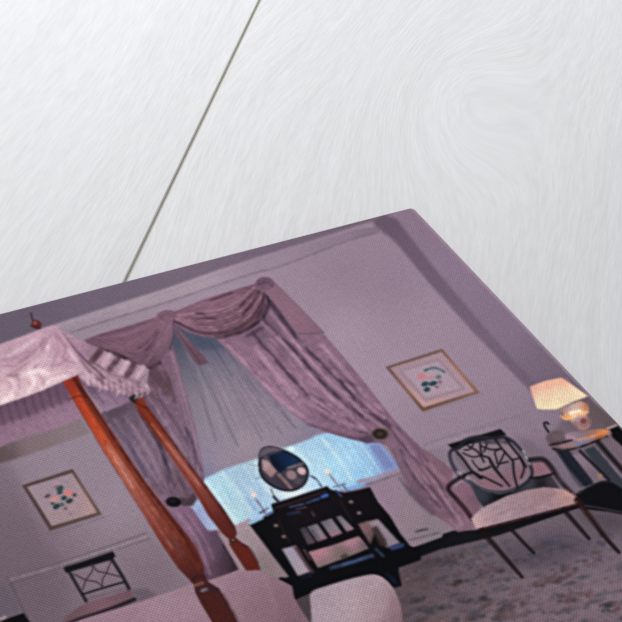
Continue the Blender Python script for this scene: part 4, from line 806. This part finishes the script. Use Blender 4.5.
def MA(op, x, y=None):
    n_ = nd.new('ShaderNodeMath'); n_.operation = op
    for i, v in enumerate((x, y)):
        if v is None: continue
        if isinstance(v, (int, float)): n_.inputs[i].default_value = v
        else: lk.new(v, n_.inputs[i])
    return n_.outputs[0]
fl = MA('FLOOR', MA('MULTIPLY', sp_.outputs[0], 1 / PW))
def noise(vec, scale, detail=3., rough=.5):
    n_ = N('ShaderNodeTexNoise'); n_.inputs['Scale'].default_value = scale; n_.inputs['Detail'].default_value = detail; n_.inputs['Roughness'].default_value = rough
    lk.new(vec, n_.inputs['Vector']); return n_.outputs[0]
def comb(x, y, z_):
    n_ = nd.new('ShaderNodeCombineXYZ')
    for i, v in enumerate((x, y, z_)):
        if isinstance(v, (int, float)): n_.inputs[i].default_value = v
        else: lk.new(v, n_.inputs[i])
    return n_.outputs[0]
# slow drift of the grain: boards differ, one wide cathedral with a knot
drift = MA('MULTIPLY', MA('SUBTRACT', noise(comb(sp_.outputs[0], MA('MULTIPLY', sp_.outputs[1], .55), MA('MULTIPLY', fl, 3.7)), 5.0, 1.0), .5), .085)
kx, ky = on_plane([(452, 95)], 0)[0]; kp = np.array([kx, ky]) - a; kl = (kp @ sd, kp @ dr)
gx = MA('SUBTRACT', sp_.outputs[0], float(kl[0])); gy = MA('MULTIPLY', MA('SUBTRACT', sp_.outputs[1], float(kl[1])), .45)
rr = MA('SQRT', MA('ADD', MA('MULTIPLY', gx, gx), MA('MULTIPLY', gy, gy)))
bulge = MA('MULTIPLY', MA('EXPONENT', MA('MULTIPLY', MA('MULTIPLY', rr, rr), -700.)), .05)
u = MA('ADD', MA('ADD', sp_.outputs[0], drift), bulge)
fine = noise(comb(MA('MULTIPLY', u, 1.), MA('MULTIPLY', sp_.outputs[1], .12), fl), 520, 4, .6)
mid = noise(comb(u, MA('MULTIPLY', sp_.outputs[1], .05), fl), 130, 3, .55)
slow = noise(comb(u, MA('MULTIPLY', sp_.outputs[1], .3), fl), 9, 2, .5)
hgt = MA('ADD', MA('MULTIPLY', fine, .6), MA('MULTIPLY', mid, .5))
bp = N('ShaderNodeBump'); bp.inputs['Strength'].default_value = .36; bp.inputs['Distance'].default_value = .001
lk.new(hgt, bp.inputs['Height']); lk.new(bp.outputs[0], bs.inputs['Normal'])
v_ = MA('ADD', MA('ADD', MA('MULTIPLY', fine, .5), MA('MULTIPLY', mid, .35)), MA('MULTIPLY', slow, .25))
cr = N('ShaderNodeValToRGB'); lk.new(v_, cr.inputs[0])
cr.color_ramp.elements[0].position = .34; cr.color_ramp.elements[0].color = (.68, .68, .69, 1)
cr.color_ramp.elements[1].position = .74; cr.color_ramp.elements[1].color = (.82, .82, .835, 1)
# bare wood shows in the joint between boards
gz = MA('LESS_THAN', sp_.outputs[2], -.0005)
mx = N('ShaderNodeMix', data_type='RGBA'); lk.new(gz, mx.inputs[0]); lk.new(cr.outputs[0], mx.inputs[6]); mx.inputs[7].default_value = (.56, .54, .48, 1)
lk.new(mx.outputs[2], bs.inputs['Base Color']); bs.inputs['Roughness'].default_value = .55; bs.inputs['Specular IOR Level'].default_value = .25
fo = make('floor', V, Fs, None, None, wd); fo['kind'] = 'structure'

# ------------------------------------------------------------------ daylight
w = bpy.data.worlds.new('soft_daylight'); bpy.context.scene.world = w; w.use_nodes = True
bg = w.node_tree.nodes['Background']; bg.inputs[0].default_value = (.98, 1.0, .985, 1); bg.inputs[1].default_value = .43
def area(name, loc, tgt, size, power, col):
    l = bpy.data.lights.new(name, 'AREA'); l.energy = power; l.size = size; l.color = col
    o = bpy.data.objects.new(name, l); COL.objects.link(o); o.location = loc
    o.rotation_euler = (Vector(tgt) - Vector(loc)).to_track_quat('-Z', 'Y').to_euler(); return o
area('window_daylight', (.15, 1.0, .8), (0, .1, 0), .5, 13.2, (.975, .97, 1))

# ------------------------------------------------------------------ camera
cam = bpy.data.cameras.new('camera'); co = bpy.data.objects.new('camera', cam); COL.objects.link(co)
R_ = np.array([[d2[0], d1[0], -nn[0]], [d2[1], d1[1], -nn[1]], [d2[2], d1[2], -nn[2]]])  # rows: camera x, y(down), z(fwd) in world
X, Y, Z = R_[0], -R_[1], -R_[2]
co.matrix_world = Matrix(((X[0], Y[0], Z[0], CAM[0]), (X[1], Y[1], Z[1], CAM[1]), (X[2], Y[2], Z[2], CAM[2]), (0, 0, 0, 1)))
cam.sensor_width = 36; cam.lens = F / 622 * 36; cam.clip_start = .01; cam.clip_end = 20
sc = bpy.context.scene; sc.camera = co
sc.view_settings.view_transform = 'Standard'; sc.view_settings.look = 'None'; sc.view_settings.gamma = 1; sc.view_settings.exposure = 0
sc.view_settings.use_curve_mapping = False
